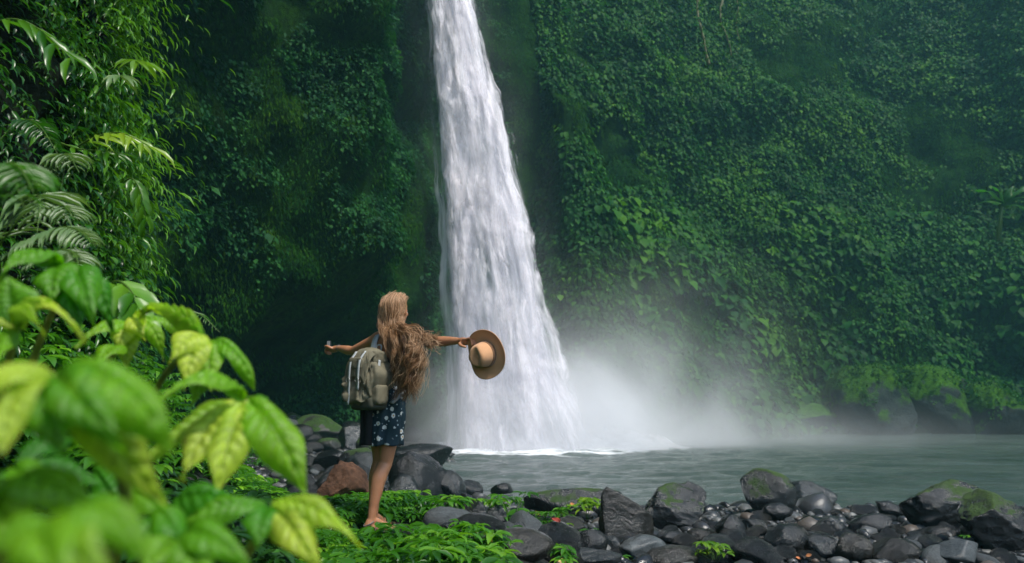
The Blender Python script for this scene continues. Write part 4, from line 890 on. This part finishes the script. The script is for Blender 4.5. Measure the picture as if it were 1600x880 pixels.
# legs
def leg(a, bk, sgn, foot_turn):
    a *= .85; hip = (a*1.0, 0, .84); kn = (a*.88, bk*.5+.02, .47); an = (a*.78, bk-.03, .085)
    cap([hip, (a*1.02, bk*.2+.01, .68), (a*.92, bk*.45+.018, .54), kn], [.074, .067, .056, .049])
    cap([kn, (a*.84, bk*.7-.018, .37), (a*.82, bk*.85-.025, .27), (a*.78, bk*.95-.03, .17), an], [.05, .055, .047, .033, .029])
    f = np.array([foot_turn, 1.]); f /= np.linalg.norm(f); A = np.array([an[0], an[1]])
    def q(t, z, off=0): return (A[0]+f[0]*t+f[1]*off, A[1]+f[1]*t-f[0]*off, z)
    cap([an, q(-.012, .06), q(-.02, .034)], [.03, .031, .031]); cap([q(-.02, .032), q(.06, .034), q(.12, .028)], [.03, .034, .034]); cap([an, q(.05, .065), q(.11, .035)], [.03, .028, .022])
    cap([q(.1, .024, -.018), q(.16, .02, -.02)], [.026, .018]); cap([q(.1, .024, .02), q(.15, .02, .022)], [.024, .018])
    for k, (o_, l, r_) in enumerate([(-.026, .205, .0125), (-.009, .205, .0095), (.006, .196, .009), (.02, .186, .0085), (.033, .174, .008)]): cap([q(.13, .018, o_*sgn), q(l, .012, o_*sgn)], [r_*1.15, r_])
    return an, q
RA, Rq = leg(.088, -.03, 1, .25); LA, Lq = leg(-.095, .10, -1, -.1)
v, f = join_arrays(parts); me = mesh_np('person', v, f)
def remeshed(me, voxel, sm=6):
    o = bpy.data.objects.new('tmp', me); C.objects.link(o); r = o.modifiers.new('r', 'REMESH'); r.mode = 'VOXEL'; r.voxel_size = voxel; r.use_smooth_shade = True
    s = o.modifiers.new('s', 'SMOOTH'); s.factor = .5; s.iterations = sm
    dg = bpy.context.evaluated_depsgraph_get(); dg.update(); m2 = bpy.data.meshes.new_from_object(o.evaluated_get(dg)); bpy.data.objects.remove(o); return m2
me = remeshed(me, .0055, 5); me.name = 'person'
t = NT('tanned_skin'); n_ = t.noise(18, 4, .6, t.pos()); 
M['skin'] = t.done(t.pbr(t.mix(t.ramp(n_, [(.35, 0.), (.65, .4)]), (.43, .20, .105), (.30, .125, .06)), .42, .45, t.bump(t.noise(300, 3, .6, t.pos()), .1, .002), Subsurface_Weight=.15, Subsurface_Scale=.01))
person = link('person', me, M['skin']); me.polygons.foreach_set('use_smooth', np.ones(len(me.polygons), bool))
tag(person, 'barefoot looking person with long wavy hair and spread arms facing the waterfall', 'person')
person['label'] = 'person with long wavy hair, short floral dress and spread arms facing the waterfall'
# eyes
t = NT('eye_white'); M['eye'] = t.done(t.pbr((.7, .68, .65), .2))
for s in (-1, 1): vv, ff = ell(H(s*.032, .081, -.005), (.011, .008, .007), HA); link('eye', mesh_np('eye', vv, ff), M['eye'], person)
# ---------- dress ----------
def dress_mat():
    t = NT('floral_cotton'); p = t.pos()
    def daisies(scale, lo, petals, seed):
        vo = t.n('ShaderNodeTexVoronoi'); vo.inputs['Scale'].default_value = scale; vo.inputs['Randomness'].default_value = .8; t.l(t.mapping(p, (1, 1, 1), (seed, seed*2, 0)), vo.inputs['Vector'])
        nn = t.noise(scale*5, 3, .6, p); dd = t.math('ADD', vo.outputs['Distance'], t.math('MULTIPLY', t.math('SUBTRACT', nn, .5), .35))
        sep = t.n('ShaderNodeSeparateColor'); t.l(vo.outputs['Color'], sep.inputs[0]); on = t.math('GREATER_THAN', sep.outputs[0], petals)
        return t.math('MULTIPLY', t.mapr(dd, lo, lo-.08, 0, 1), on), t.math('MULTIPLY', t.mapr(dd, lo*.42, lo*.42-.05, 0, 1), on)
    a, ac = daisies(19, .34, .35, 3.3); b, bc = daisies(38, .27, .5, 7.1)
    base = t.mix(t.noise(9, 3, .5, p), (.010, .026, .038), (.024, .048, .062))
    col = t.mix(b, base, (.35, .42, .45)); col = t.mix(a, col, (.62, .64, .62)); col = t.mix(ac, col, (.5, .28, .08))
    return t.done(t.pbr(col, .8, .2, t.bump(t.noise(160, 3, .7, p), .2, .003)))
M['dress'] = dress_mat()
n = 96; rings = [(1.315, .0, -.005, .152, .100), (1.27, 0, .0, .150, .108), (1.2, 0, .004, .140, .102), (1.12, 0, .005, .132, .098), (1.06, 0, .004, .133, .099), (.98, 0, -.002, .158, .112), (.9, 0, -.01, .176, .126), (.8, 0, -.008, .172, .135), (.7, 0, -.0, .163, .142), (.60, -.002, .006, .158, .146)]
R_ = np.array(rings); zz = np.linspace(1.315, .60, 60); RI = np.stack([np.interp(-zz, -R_[:, 0], R_[:, k]) for k in range(1, 5)], -1)
for k in range(4): RI[1:-1, k] = (RI[:-2, k]+RI[1:-1, k]*2+RI[2:, k])/4
th = np.arange(n)/n*2*pi; vs = []
for z_, (a0, b0, ra, rb) in zip(zz, RI):
    fo = ss(1.02, .62, z_)*(.010*np.sin(th*7+z_*4)+.007*np.sin(th*13+1.3)+.004*np.sin(th*19))+.004*np.sin(th*5+z_*38)*ss(1.3, 1.1, z_)+.004*np.sin(z_*60+2*np.sin(th*2))*np.exp(-((z_-1.03)/.07)**2)
    drop = .06*np.exp(-((np.sin(th)+1)/.5)**2)*ss(1.25, 1.315, z_)        # lower at the back
    vs.append(W(np.stack([a0+(ra+fo)*np.cos(th), b0+(rb+fo)*np.sin(th), z_-drop+.006*np.sin(th*7)*ss(.7, .6, z_)], -1)))
v, f = loft(vs, False); o = link('dress', mesh_np('dress', v, f), M['dress'], person); o['label'] = 'short navy dress with white daisies'
md = o.modifiers.new('s', 'SOLIDIFY'); md.thickness = .003; md.offset = 1
sv = [tube_arrays(W(np.array([(s*.085, -.10, 1.26), (s*.09, -.085, 1.34), (s*.095, -.03, 1.425), (s*.09, .04, 1.39), (s*.085, .085, 1.31)])), .005, 6) for s in (-1, 1)]
v, f = join_arrays(sv); link('dress_strap', mesh_np('dress_strap', v, f), M['dress'], person)
# sandals
t = NT('grey_leather'); M['sandal'] = t.done(t.pbr((.16, .15, .14), .5)); t = NT('sandal_sole'); M['sole'] = t.done(t.pbr((.05, .04, .03), .7))
for A_, q, sg in ((RA, Rq, 1), (LA, Lq, -1)):
    out = [(-.052, 0), (-.045, .028), (0, .034), (.08, .036), (.14, .044), (.185, .04), (.212, .012), (.214, -.022), (.18, -.042), (.12, -.04), (.05, -.03), (0, -.033), (-.045, -.028)]
    top = W(np.array([q(t_, .006, o_*sg) for t_, o_ in out])); bot = W(np.array([q(t_, -.008, o_*sg) for t_, o_ in out])); v, f = loft([bot, top])
    so_ = link('sandal', mesh_np('sandal', v, f, smooth=False), M['sole'], person)
    st = [tube_arrays(W(spline(np.array(c_), 20)), .0035, 6) for c_ in ([q(.02, .01, .036*sg), q(.03, .06, .033*sg), q(.035, .092, 0), q(.03, .06, -.033*sg), q(.02, .01, -.036*sg)], [q(.12, .008, .046*sg), q(.125, .045, .03*sg), q(.13, .056, 0), q(.125, .045, -.03*sg), q(.12, .008, -.043*sg)],
          [q(-.055, .045, 0), q(-.02, .065, .034*sg), q(.03, .085, .015*sg), q(.07, .07, .0), q(.125, .055, 0)], [q(-.055, .045, 0), q(-.02, .065, -.034*sg), q(.03, .085, -.01*sg), (q(.035, .09, 0))])]
    v, f = join_arrays(st); link('strap', mesh_np('strap', v, f), M['sandal'], so_)
wb = spline(W(np.array([(-.655, .032+.024*cos(a), 1.335+.024*sin(a)) for a in np.linspace(0, 2*pi, 13)])), 40); v, f = tube_arrays(wb, .003, 6); link('bracelet', mesh_np('bracelet', v, f), M['sandal'], person)
# ---------- hair ----------
def hair_mat():
    t = NT('sunlit_brown_hair'); tint = t.attr('tint')
    col = t.ramp(tint, [(0, (.07, .032, .012)), (.4, (.42, .22, .095)), (1, (.95, .66, .42))])
    pr = t.pbr(col, .38, .5); tr = t.n('ShaderNodeBsdfTranslucent'); t.l(col, tr.inputs[0]); return t.done(t.shmix(.25, pr, tr.outputs[0]))
M['hair'] = hair_mat()
hp = []; ht = []
r2 = np.random.default_rng(5)
capv, capf = ICO[4]; cv = capv*np.array([.084, .102, .102]); keepf = ~((capv[:, 1] > .25) & (capv[:, 2] < .45)); cf = capf[keepf[capf].all(1)]
cv = cv*(1+.03*fbm(capv*np.array([9, 9, 2]), 3, 3))[:, None]
hp.append((cv@np.array(HA)+H(0, -.014, .02), [cf])); ht.append(np.full(len(cv), .45)+.0)
def strand(kind):
    a = r2.uniform(-1, 1); th_ = r2.uniform(.0, 1.0)
    if kind == 3: a = -abs(a)
    if kind in (1, 2): a = abs(a)
    sk = np.array([.088, .106, .106]); oc = np.array([0, -.014, .02])
    d0 = nz(np.array([a*.75, .55-1.3*th_, 1.0-.7*th_])); d1 = nz(np.array([a*1.05, -.35-.5*th_-.3*(1-abs(a)), .45-.3*th_])); d2 = nz(np.array([a*1.1, -.55-.4*(1-abs(a)), -.25]))
    vol = r2.uniform(1.0, 1.08); s0 = H(*(d0*sk*1.0+oc)); s1 = H(*(d1*sk*vol+oc)); s2 = H(*(d2*sk*(vol+.06)*np.array([1.02, 1, 1])+oc))
    n0 = H(a*.088+.02, -.10-.03*r2.random(), -.11-.02*r2.random())
    if kind == 0:    # long, down behind the right shoulder
        x = np.clip((a+1)/2+r2.normal(0, .12), 0, 1); tx = 620+28*x; zend = 565+r2.uniform(8, 66)-8*(1-x); yy = 5.15+.10*r2.random()-.10*x
        e1 = P(615+28*x+r2.normal(0, 4), 542+r2.normal(0, 6), yy+.03); e2 = P(tx+r2.normal(0, 3), 540+(zend-540)*.55, yy+r2.normal(0, .02)); e3 = P(tx+r2.normal(0, 6), zend, yy+.02)
        pts = [s0, s1, s2, n0, e1, e2, e3]; cr = .013
    elif kind == 1:  # blown over the upper right arm
        u = r2.random(); e1 = P(640+16*u, 524+r2.normal(0, 5), 5.14); e2 = P(654+20*u, 526+9*r2.random(), 5.08); e3 = P(656+32*u, 523+22*r2.random(), 5.04+.06*r2.random())
        pts = [s0, s1, s2, n0, e1, e2, e3]; cr = .011
    elif kind == 2:  # over the arm then hanging under it
        u = r2.random(); e1 = P(638+12*u, 530+r2.normal(0, 4), 5.12); e2 = P(642+20*u, 552+8*r2.random(), 5.06); e3 = P(634+20*u, 588+40*r2.random()*(1-u*.4), 5.14)
        pts = [s0, s1, s2, n0, e1, e2, e3]; cr = .016
    else:            # left side of the neck
        e1 = P(598+8*r2.random(), 524+r2.normal(0, 3), 5.29); e2 = P(606+12*r2.random(), 548, 5.24); e3 = P(616+14*r2.random(), 572+22*r2.random(), 5.2)
        pts = [s0, s1, s2, n0, e1, e2, e3]; cr = .010
    nn_ = 50; c = spline(np.array(pts), nn_); k = np.linspace(0, 1, nn_); ph = r2.uniform(0, 6.28); fr = r2.uniform(7, 13)
    am = cr*ss(.2, .7, k)*r2.uniform(.8, 1.8)
    c[:, 0] += am*np.sin(k*fr*2.8+ph); c[:, 1] += am*np.cos(k*fr*2.8+ph); c[:, 2] += am*.6*np.sin(k*fr*3.3+ph*2)
    return c
for kind, locks, per in ((0, 96, 22), (1, 30, 16), (2, 22, 18), (3, 18, 16)):
    for _ in range(locks):
        c0 = strand(kind); lt_ = r2.normal(.5, .2); k = np.linspace(0, 1, 50); sp_ = (.016-.006*ss(.2, .6, k)+.010*k**3)[:, None]
        for _ in range(per):
            c = c0+sp_*r2.normal(0, .62, 3)+.0035*np.stack([np.sin(k*r2.uniform(20, 45)+r2.uniform(0, 6)) for _ in range(3)], -1)*k[:, None]
            v_, f_ = tube_arrays(c, r2.uniform(.0008, .0018)*(1-.6*k**2), 3, False); hp.append((v_, f_)); ht.append(np.full(len(v_), lt_+r2.normal(0, .16))+np.repeat(.12-.26*ss(.1, .75, k), 3))
for _ in range(160):   # flyaways
    c = strand(r2.integers(0, 3)); k = np.linspace(0, 1, 50)[:, None]; c = c+k**1.2*r2.normal(0, .03, 3); v_, f_ = tube_arrays(c, .0009, 3, False); hp.append((v_, f_)); ht.append(np.full(len(v_), .85))
v, f = join_arrays(hp); link('hair', mesh_np('hair', v, f, attrs={'tint': np.clip(np.concatenate(ht), 0, 1)}), M['hair'], person)

# ---------- backpack ----------
def cloth(name, c0, c1, rough=.85, sc=60):
    t = NT(name); p = t.pos(); col = t.mix(t.noise(14, 5, .6, p), c0, c1); return t.done(t.pbr(col, rough, .25, t.bump(t.math('ADD', t.noise(sc*4, 2, .5, p), t.noise(22, 4, .6, p)), .4, .006)))
M['canvas'] = cloth('olive_canvas', (.075, .07, .045), (.23, .205, .14)); M['canvas_dark'] = cloth('dark_olive_canvas', (.035, .04, .028), (.07, .07, .05)); M['web'] = cloth('grey_webbing', (.3, .33, .33), (.48, .5, .5)); M['black'] = cloth('black_cloth', (.006, .007, .008), (.014, .015, .017))
t = NT('dull_metal'); M['metal'] = t.done(t.pbr((.35, .35, .33), .4, .5, Metallic=.8))
BC = np.array([.038, -.200, 1.06])
BS = .86
def BP(a, b, z): return W(np.array([BC[0]+a, BC[1]+b, BC[2]+z]), lean=False) if False else (O+RX*(BC[0]+a)+FY*(BC[1]+b)+np.array([.015*(z), 0, BC[2]+z]))
root = empty('backpack', BP(0, .1, -.23)); tag(root, 'olive canvas rucksack with flap and grey straps on the person\'s back', 'backpack'); bo = np.array(root.location)
def sbox(hw, hd, z0, z1, e=.42, nu=72, nv=44, ctr=(0, 0), wr=.008, seed=1, prof=None, sag=None):
    th = np.linspace(0, 2*pi, nu, endpoint=False); ph = np.linspace(-pi/2, pi/2, nv); T_, P_ = np.meshgrid(th, ph, indexing='ij')
    sp = lambda x, e_: np.sign(x)*np.abs(x)**e_
    x = sp(np.cos(P_), .35)*sp(np.cos(T_), e); y = sp(np.cos(P_), .35)*sp(np.sin(T_), e); z = sp(np.sin(P_), .55)
    k = (z+1)/2; pw = 1. if prof is None else prof(k)
    X_ = x*hw*pw+ctr[0]; Y_ = y*hd*pw+ctr[1]; Z_ = z0+(z1-z0)*k
    d = fbm(np.stack([X_*9, Y_*9, Z_*5], -1), 4, seed)*wr+wr*.9*np.abs(fbm(np.stack([X_*16+Z_*5, Y_*14, Z_*6], -1), 2, seed+3))
    X_ = X_+d*x; Y_ = Y_+d*y*1.2
    G = (BP(0, 0, 0)+BS*(X_[..., None]*RX+Y_[..., None]*FY+Z_[..., None]*np.array([.02, 0, 1.])))-bo
    return grid_mesh('bag', G, wrap=True)
body = link('bag', sbox(.128, .088, -.235, .19, wr=.042, seed=4, prof=lambda k: .92+.14*np.sin(pi*np.clip(k*1.05, 0, 1))-.16*ss(.8, 1., k)), M['canvas'], root)
link('bag_bottom', sbox(.146, .096, -.245, -.13, wr=.006, seed=5), M['canvas_dark'], root)
link('front_pocket', sbox(.112, .05, -.185, -.01, wr=.03, seed=6, ctr=(-.01, -.095)), M['canvas'], root)
link('side_pocket', sbox(.045, .06, -.2, -.04, wr=.01, seed=9, ctr=(.145, -.01)), M['canvas'], root)
link('collar', sbox(.112, .07, .13, .245, wr=.02, seed=7, ctr=(0.02, .0)), M['canvas'], root)
# flap: curved cover over the top and front
nu, nv = 40, 30; a = np.linspace(-1, 1, nu); t_ = np.linspace(0, 1, nv); A_, T_ = np.meshgrid(a, t_, indexing='ij')
prof = spline(np.array([(.085, .16), (.06, .235), (-.02, .262), (-.09, .225), (-.125, .13), (-.135, .02)]), nv); yy = np.broadcast_to(prof[:, 0], (nu, nv)); zz_ = np.broadcast_to(prof[:, 1], (nu, nv)).copy()
zz_ = zz_-.035*np.abs(A_)**3*(1+T_)+.006*fbm(np.stack([A_*3, T_*4, A_*0], -1), 3, 3); xx = A_*(.125+.015*np.sin(pi*T_))-.012
yy = yy-.012*np.abs(fbm(np.stack([A_*2.5, T_*5, A_*0], -1), 3, 9))
G = BP(0, 0, 0)+BS*(xx[..., None]*RX+yy[..., None]*FY+zz_[..., None]*np.array([.02, 0, 1.]))-bo
fl = link('flap', grid_mesh('flap', G), M['canvas'], root); md = fl.modifiers.new('s', 'SOLIDIFY'); md.thickness = .008
link('flap_pocket', sbox(.08, .022, .085, .185, wr=.006, seed=10, ctr=(-.02, -.128)), M['canvas'], root)
def strap(pts, wd, mat, th_=.004, name='strap', nrm=None, par=root, n=30):
    k_ = 1. if name == 'shoulder_strap' else BS
    c = spline(np.array([BP(q[0]*k_, q[1]*k_, q[2]*k_) for q in pts]), n)-bo; T_ = nz(np.gradient(c, axis=0)); nrm_ = np.array(nrm[0]*RX+nrm[1]*FY+np.array([0, 0, nrm[2]])) if nrm is not None else -FY
    S_ = nz(np.cross(T_, nrm_)); N_ = nz(np.cross(S_, T_)); G = np.stack([c-S_*wd/2-N_*th_/2, c+S_*wd/2-N_*th_/2, c+S_*wd/2+N_*th_/2, c-S_*wd/2+N_*th_/2], 0)
    v, f = loft([G[:, i] for i in range(n)]); return link(name, mesh_np(name, v, f, smooth=False), mat, par)
for x_, lo_ in ((-.065, -.2), (.045, -.075)):
    s_ = strap([(x_, -.10, .235), (x_, -.155, .15), (x_, -.165, .03), (x_, -.16, -.06), (x_-.01, -.155, lo_)], .024, M['web'])
    v, f = tube_arrays(np.array([BP(BS*x_+.018*cos(q), -.15, -.0+.016*sin(q)) for q in np.linspace(0, 2*pi, 14)])-bo, .003, 6, False); link('buckle', mesh_np('buckle', v, f), M['metal'], s_)
strap([(-.15, -.02, .12), (-.165, -.05, .06), (-.16, -.04, -.04)], .022, M['web'], nrm=(-1, 0, 0)); strap([(.15, -.03, .16), (.165, -.05, .02), (.162, -.02, -.14)], .022, M['web'], nrm=(1, 0, 0))
for s_ in (-1, 1):
    strap([(s_*.06, .09, .18), (s_*.085, .10, .25), (s_*.105, .15, .335), (s_*.11, .215, .362), (s_*.125, .29, .325), (s_*.13, .33, .235), (s_*.145, .315, .1), (s_*.155, .24, -.04), (s_*.13, .10, -.16)], .05 if s_ > 0 else .045, M['web'], .01, 'shoulder_strap', nrm=(0, -.3, 1.), n=48)
v, f = tube_arrays(spline(np.array([BP(-.02, .06, .19), BP(-.015, .07, .25), BP(.03, .07, .25), BP(.035, .06, .19)]), 20)-bo, .006, 8); link('carry_loop', mesh_np('carry_loop', v, f), M['web'], root)
for x_ in (.02, .05):
    v, f = tube_arrays(spline(np.array([BP(BS*a_, BS*b_, BS*c_) for a_, b_, c_ in ((x_, -.05, .24), (x_+.04, -.11, .2), (x_+.06, -.125, .1), (x_+.03, -.14, .03), (x_, -.15, -.03))]), 30)-bo, .005, 6); link('cord', mesh_np('cord', v, f), M['canvas'], root)
# black cloth hanging below
n = 28; G = np.zeros((n, 24, 3))
for i, a_ in enumerate(np.linspace(-1, 1, n)):
    for j, k in enumerate(np.linspace(0, 1, 24)): G[i, j] = BP(-.045+a_*(.05-.008*k)-.02*k, .02+.018*sin(a_*7)+.03*k, -.2-.25*k+.006*sin(a_*5))-bo
o = link('hanging_cloth', grid_mesh('hanging_cloth', G), M['black'], root); o['label'] = 'black cloth hanging below the rucksack'; md = o.modifiers.new('s', 'SOLIDIFY'); md.thickness = .02

# ---------- hat ----------
hc = P(760, 553, 4.93); axh = nz(np.array([-.58, -.78, -.2])); hu = nz(np.cross(np.cross(axh, [0, 0, 1.]), axh)); hr = np.cross(hu, axh)
def felt(name, c0, c1):
    t = NT(name); p = t.obj(); return t.done(t.pbr(t.mix(t.noise(9, 4, .6, p), c0, c1), .9, .2, t.bump(t.noise(200, 3, .7, p), .25, .003), Sheen_Weight=.3))
M['felt'] = felt('tan_felt', (.50, .26, .125), (.62, .34, .18)); M['band'] = felt('brown_band', (.19, .10, .05), (.24, .13, .07))
root = empty('hat', hc); tag(root, 'tan felt hat with pinched crown held out by its brim', 'hat')
def hatloc(r_, a_, h_, ex=1.05): return (r_*np.cos(a_))[..., None]*hr+(r_*np.sin(a_)*ex)[..., None]*hu+h_[..., None]*axh
aa = np.linspace(0, 2*pi, 72, endpoint=False)
def crown(name, rs, hs, mat, dent=True, th_=.003):
    Aa, I = np.meshgrid(aa, np.arange(len(rs)), indexing='ij'); R2 = np.array(rs)[I]; H2 = np.array(hs, float)[I]
    if dent:
        k = ss(.05, .125, H2); x = R2*np.cos(Aa); y = R2*np.sin(Aa)*1.05
        H2 = H2-.042*k*np.exp(-(x/.026)**2-((y+.01)/.062)**2)*1.
        pin = 1-.16*k*np.exp(-((y-.05)/.04)**2); G = hatloc(R2, Aa, H2); G = G-((1-pin)*x)[..., None]*hr
    else:
        H2 = H2+.018*np.cos(2*Aa)*ss(.09, .175, R2)*-1+.010*np.sin(3*Aa+1)*ss(.1, .16, R2); G = hatloc(R2, Aa, H2)
    o = link(name, grid_mesh(name, G, wrap=True), mat, root); md = o.modifiers.new('s', 'SOLIDIFY'); md.thickness = th_; return o
crown('brim', [.082, .093, .105, .118, .13, .143, .154, .160], [.0, -.001, -.002, -.002, .0, .004, .009, .012], M['felt'], False, .004)
crown('crown', [.083, .082, .080, .077, .074, .071, .067, .061, .052, .040, .026, .012, .001], [-.002, .02, .04, .06, .08, .095, .108, .118, .124, .127, .128, .1285, .1285], M['felt'])
crown('hat_band', [.0855, .0855, .0845, .0835], [.002, .01, .022, .032], M['band'], False)
# small thing in the left hand
pc = W(-.772, .02, 1.365); t = NT('dark_glass'); M['gadget'] = t.done(t.pbr((.03, .035, .045), .15)); root = empty('handheld_device', pc); tag(root, 'small dark device held upright in the person\'s far hand', 'device')
def boxm(name, lo, hi, mat, par, bev=.003):
    bm = bmesh.new(); bmesh.ops.create_cube(bm, size=1)
    for q in bm.verts: q.co = Vector([lo[i]+(hi[i]-lo[i])*(q.co[i]+.5) for i in range(3)])
    bmesh.ops.bevel(bm, geom=list(bm.edges), offset=bev, segments=2, affect='EDGES'); me = bpy.data.meshes.new(name); bm.to_mesh(me); bm.free(); return link(name, me, mat, par)
boxm('case', (-.016, -.006, -.03), (.016, .006, .036), M['gadget'], root); boxm('screen', (-.012, -.009, -.012), (.012, -.0065, .03), M['metal'], root, .001)
# ---------- haze and spray ----------
def volbox(name, lo, hi, mat, label, cat, kind='stuff'):
    bm = bmesh.new(); bmesh.ops.create_cube(bm, size=1)
    for q in bm.verts: q.co = Vector([lo[i]+(hi[i]-lo[i])*(q.co[i]+.5) for i in range(3)])
    me = bpy.data.meshes.new(name); bm.to_mesh(me); bm.free(); o = link(name, me, mat); tag(o, label, cat, kind=kind); return o
t = NT('thin_haze'); pv_ = t.n('ShaderNodeVolumePrincipled'); pv_.inputs['Color'].default_value = (.3, .8, .88, 1); pv_.inputs['Density'].default_value = .0010; pv_.inputs['Anisotropy'].default_value = .2
volbox('haze', (-85, -60, -6), (90, 95, 54), t.done(None, pv_.outputs[0]), 'thin cool haze filling the gorge', 'haze')
t = NT('spray'); p = t.pos(); sp = t.n('ShaderNodeSeparateXYZ'); t.l(p, sp.inputs[0]); X_, Y_, Z_ = sp.outputs
def sq(a, c, w_): return t.math('POWER', t.math('DIVIDE', t.math('SUBTRACT', a, c), w_), 2.)
def g3(cx, cy_, cz, wx_, wy_, wz, am):
    s_ = t.math('ADD', t.math('ADD', t.math('POWER', t.math('ABSOLUTE', t.math('DIVIDE', t.math('SUBTRACT', X_, cx), wx_)), 2.), sq(Y_, cy_, wy_)), sq(Z_, cz, wz))
    return t.math('MULTIPLY', t.math('EXPONENT', t.math('MULTIPLY', s_, -1.)), am)
n = t.noise(.22, 5, .6, t.mapping(p, (1, 1, 1.1)), .8)
dsum = t.math('ADD', t.math('ADD', g3(.8, 33.0, -1.2, 2.8, 1.7, 3.0, 1.5), g3(4.3, 34.2, -1.3, 3.7, 2.2, 2.5, 1.7)), t.math('ADD', g3(6.5, 37., -.5, 5.5, 4., 5.2, .08), t.math('ADD', g3(10., 37., -1.2, 9., 6., 1.3, .07), g3(-3.2, 33.5, -.8, 1.5, 1.8, 2.4, .12))))
den = t.math('MULTIPLY', dsum, t.mapr(n, .36, .64, .35, 1.65))
pv_ = t.n('ShaderNodeVolumePrincipled'); pv_.inputs['Color'].default_value = (.97, .98, 1., 1); t.l(den, pv_.inputs['Density']); pv_.inputs['Anisotropy'].default_value = .1
mt = t.done(None, pv_.outputs[0]); mt.cycles.volume_sampling = 'MULTIPLE_IMPORTANCE'; mt.cycles.volume_step_rate = 1.
volbox('spray_mist', (-9, 24, WATER+.03), (27, 44.5, 9), mt, 'white spray drifting to the right from the foot of the waterfall', 'mist')

t = NT('fall_spray'); p = t.pos(); sp = t.n('ShaderNodeSeparateXYZ'); t.l(p, sp.inputs[0]); X_, Y_, Z_ = sp.outputs
Tt = P(706, 0, 36.3); Bt = P(800, 640, 33.7)
k_ = t.math('DIVIDE', t.math('SUBTRACT', Z_, float(Bt[2])), float(Tt[2]-Bt[2])); xc = t.math('ADD', t.math('MULTIPLY', k_, float(Tt[0]-Bt[0])), float(Bt[0])); yc = t.math('ADD', t.math('MULTIPLY', k_, float(Tt[1]-Bt[1])), float(Bt[1])-.2)
wd = t.math('ADD', t.math('MULTIPLY', k_, -1.1), 2.9); ux = t.math('DIVIDE', t.math('SUBTRACT', X_, xc), wd); uy = t.math('DIVIDE', t.math('SUBTRACT', Y_, yc), 1.5)
e = t.math('EXPONENT', t.math('MULTIPLY', t.math('ADD', t.math('POWER', t.math('ABSOLUTE', ux), 2.), t.math('MULTIPLY', uy, uy)), -1.))
e = t.math('MULTIPLY', e, t.mapr(Z_, 0., 5., 0, 1, True))
den = t.math('MULTIPLY', t.math('MULTIPLY', e, .035), t.mapr(t.noise(.7, 5, .65, t.mapping(p, (1, 1, .35)), .8), .38, .62, .05, 2.))
pv_ = t.n('ShaderNodeVolumePrincipled'); pv_.inputs['Color'].default_value = (.96, .96, 1., 1); t.l(den, pv_.inputs['Density'])
mt = t.done(None, pv_.outputs[0]); mt.cycles.volume_step_rate = 1.
volbox('fall_mist', (-8.5, 31.2, WATER+.04), (5.2, 39.5, 24.), mt, 'fine spray hanging round the falling water', 'mist')
# ---------- camera, light, sky ----------
cam = bpy.data.cameras.new('camera'); co = bpy.data.objects.new('camera', cam); C.objects.link(co); scene.camera = co
co.location = (0, 0, CZ); co.rotation_euler = (pi/2+TILT, 0, 0); cam.sensor_width = 36; cam.lens = 36*FPX/1600; cam.clip_start = .05; cam.clip_end = 500
cam.dof.use_dof = True; cam.dof.focus_distance = 5.5; cam.dof.aperture_fstop = 2.6
w = bpy.data.worlds.new('World'); scene.world = w; w.use_nodes = True; nt = w.node_tree
bg = nt.nodes['Background']; sky = nt.nodes.new('ShaderNodeTexSky'); sky.sky_type = 'NISHITA'; sky.sun_disc = False
SE, SR = radians(59), radians(136)
sky.sun_elevation = SE; sky.sun_rotation = SR; sky.air_density = 1.2; sky.dust_density = .8; sky.ozone_density = 1.5
nt.links.new(sky.outputs[0], bg.inputs[0]); bg.inputs[1].default_value = .12
sun = bpy.data.lights.new('sun', 'SUN'); so = bpy.data.objects.new('sun', sun); C.objects.link(so)
sun.energy = 2.8; sun.angle = radians(9); sun.color = (1, .95, .86)
dirv = Vector((sin(SR)*cos(SE), cos(SR)*cos(SE), sin(SE)))
so.rotation_euler = dirv.to_track_quat('Z', 'Y').to_euler()
vs = scene.view_settings; vs.view_transform = 'Standard'; vs.look = 'None'; vs.exposure = 0.8; vs.gamma = 1; vs.use_curve_mapping = False
scene.render.engine = 'CYCLES'; cy = scene.cycles; cy.use_denoising = True; cy.max_bounces = 8; cy.diffuse_bounces = 3; cy.glossy_bounces = 2; cy.transmission_bounces = 3
cy.transparent_max_bounces = 24; cy.volume_bounces = 5; cy.caustics_reflective = False; cy.caustics_refractive = False; cy.sample_clamp_indirect = 6
cy.use_adaptive_sampling = True; cy.adaptive_threshold = .02
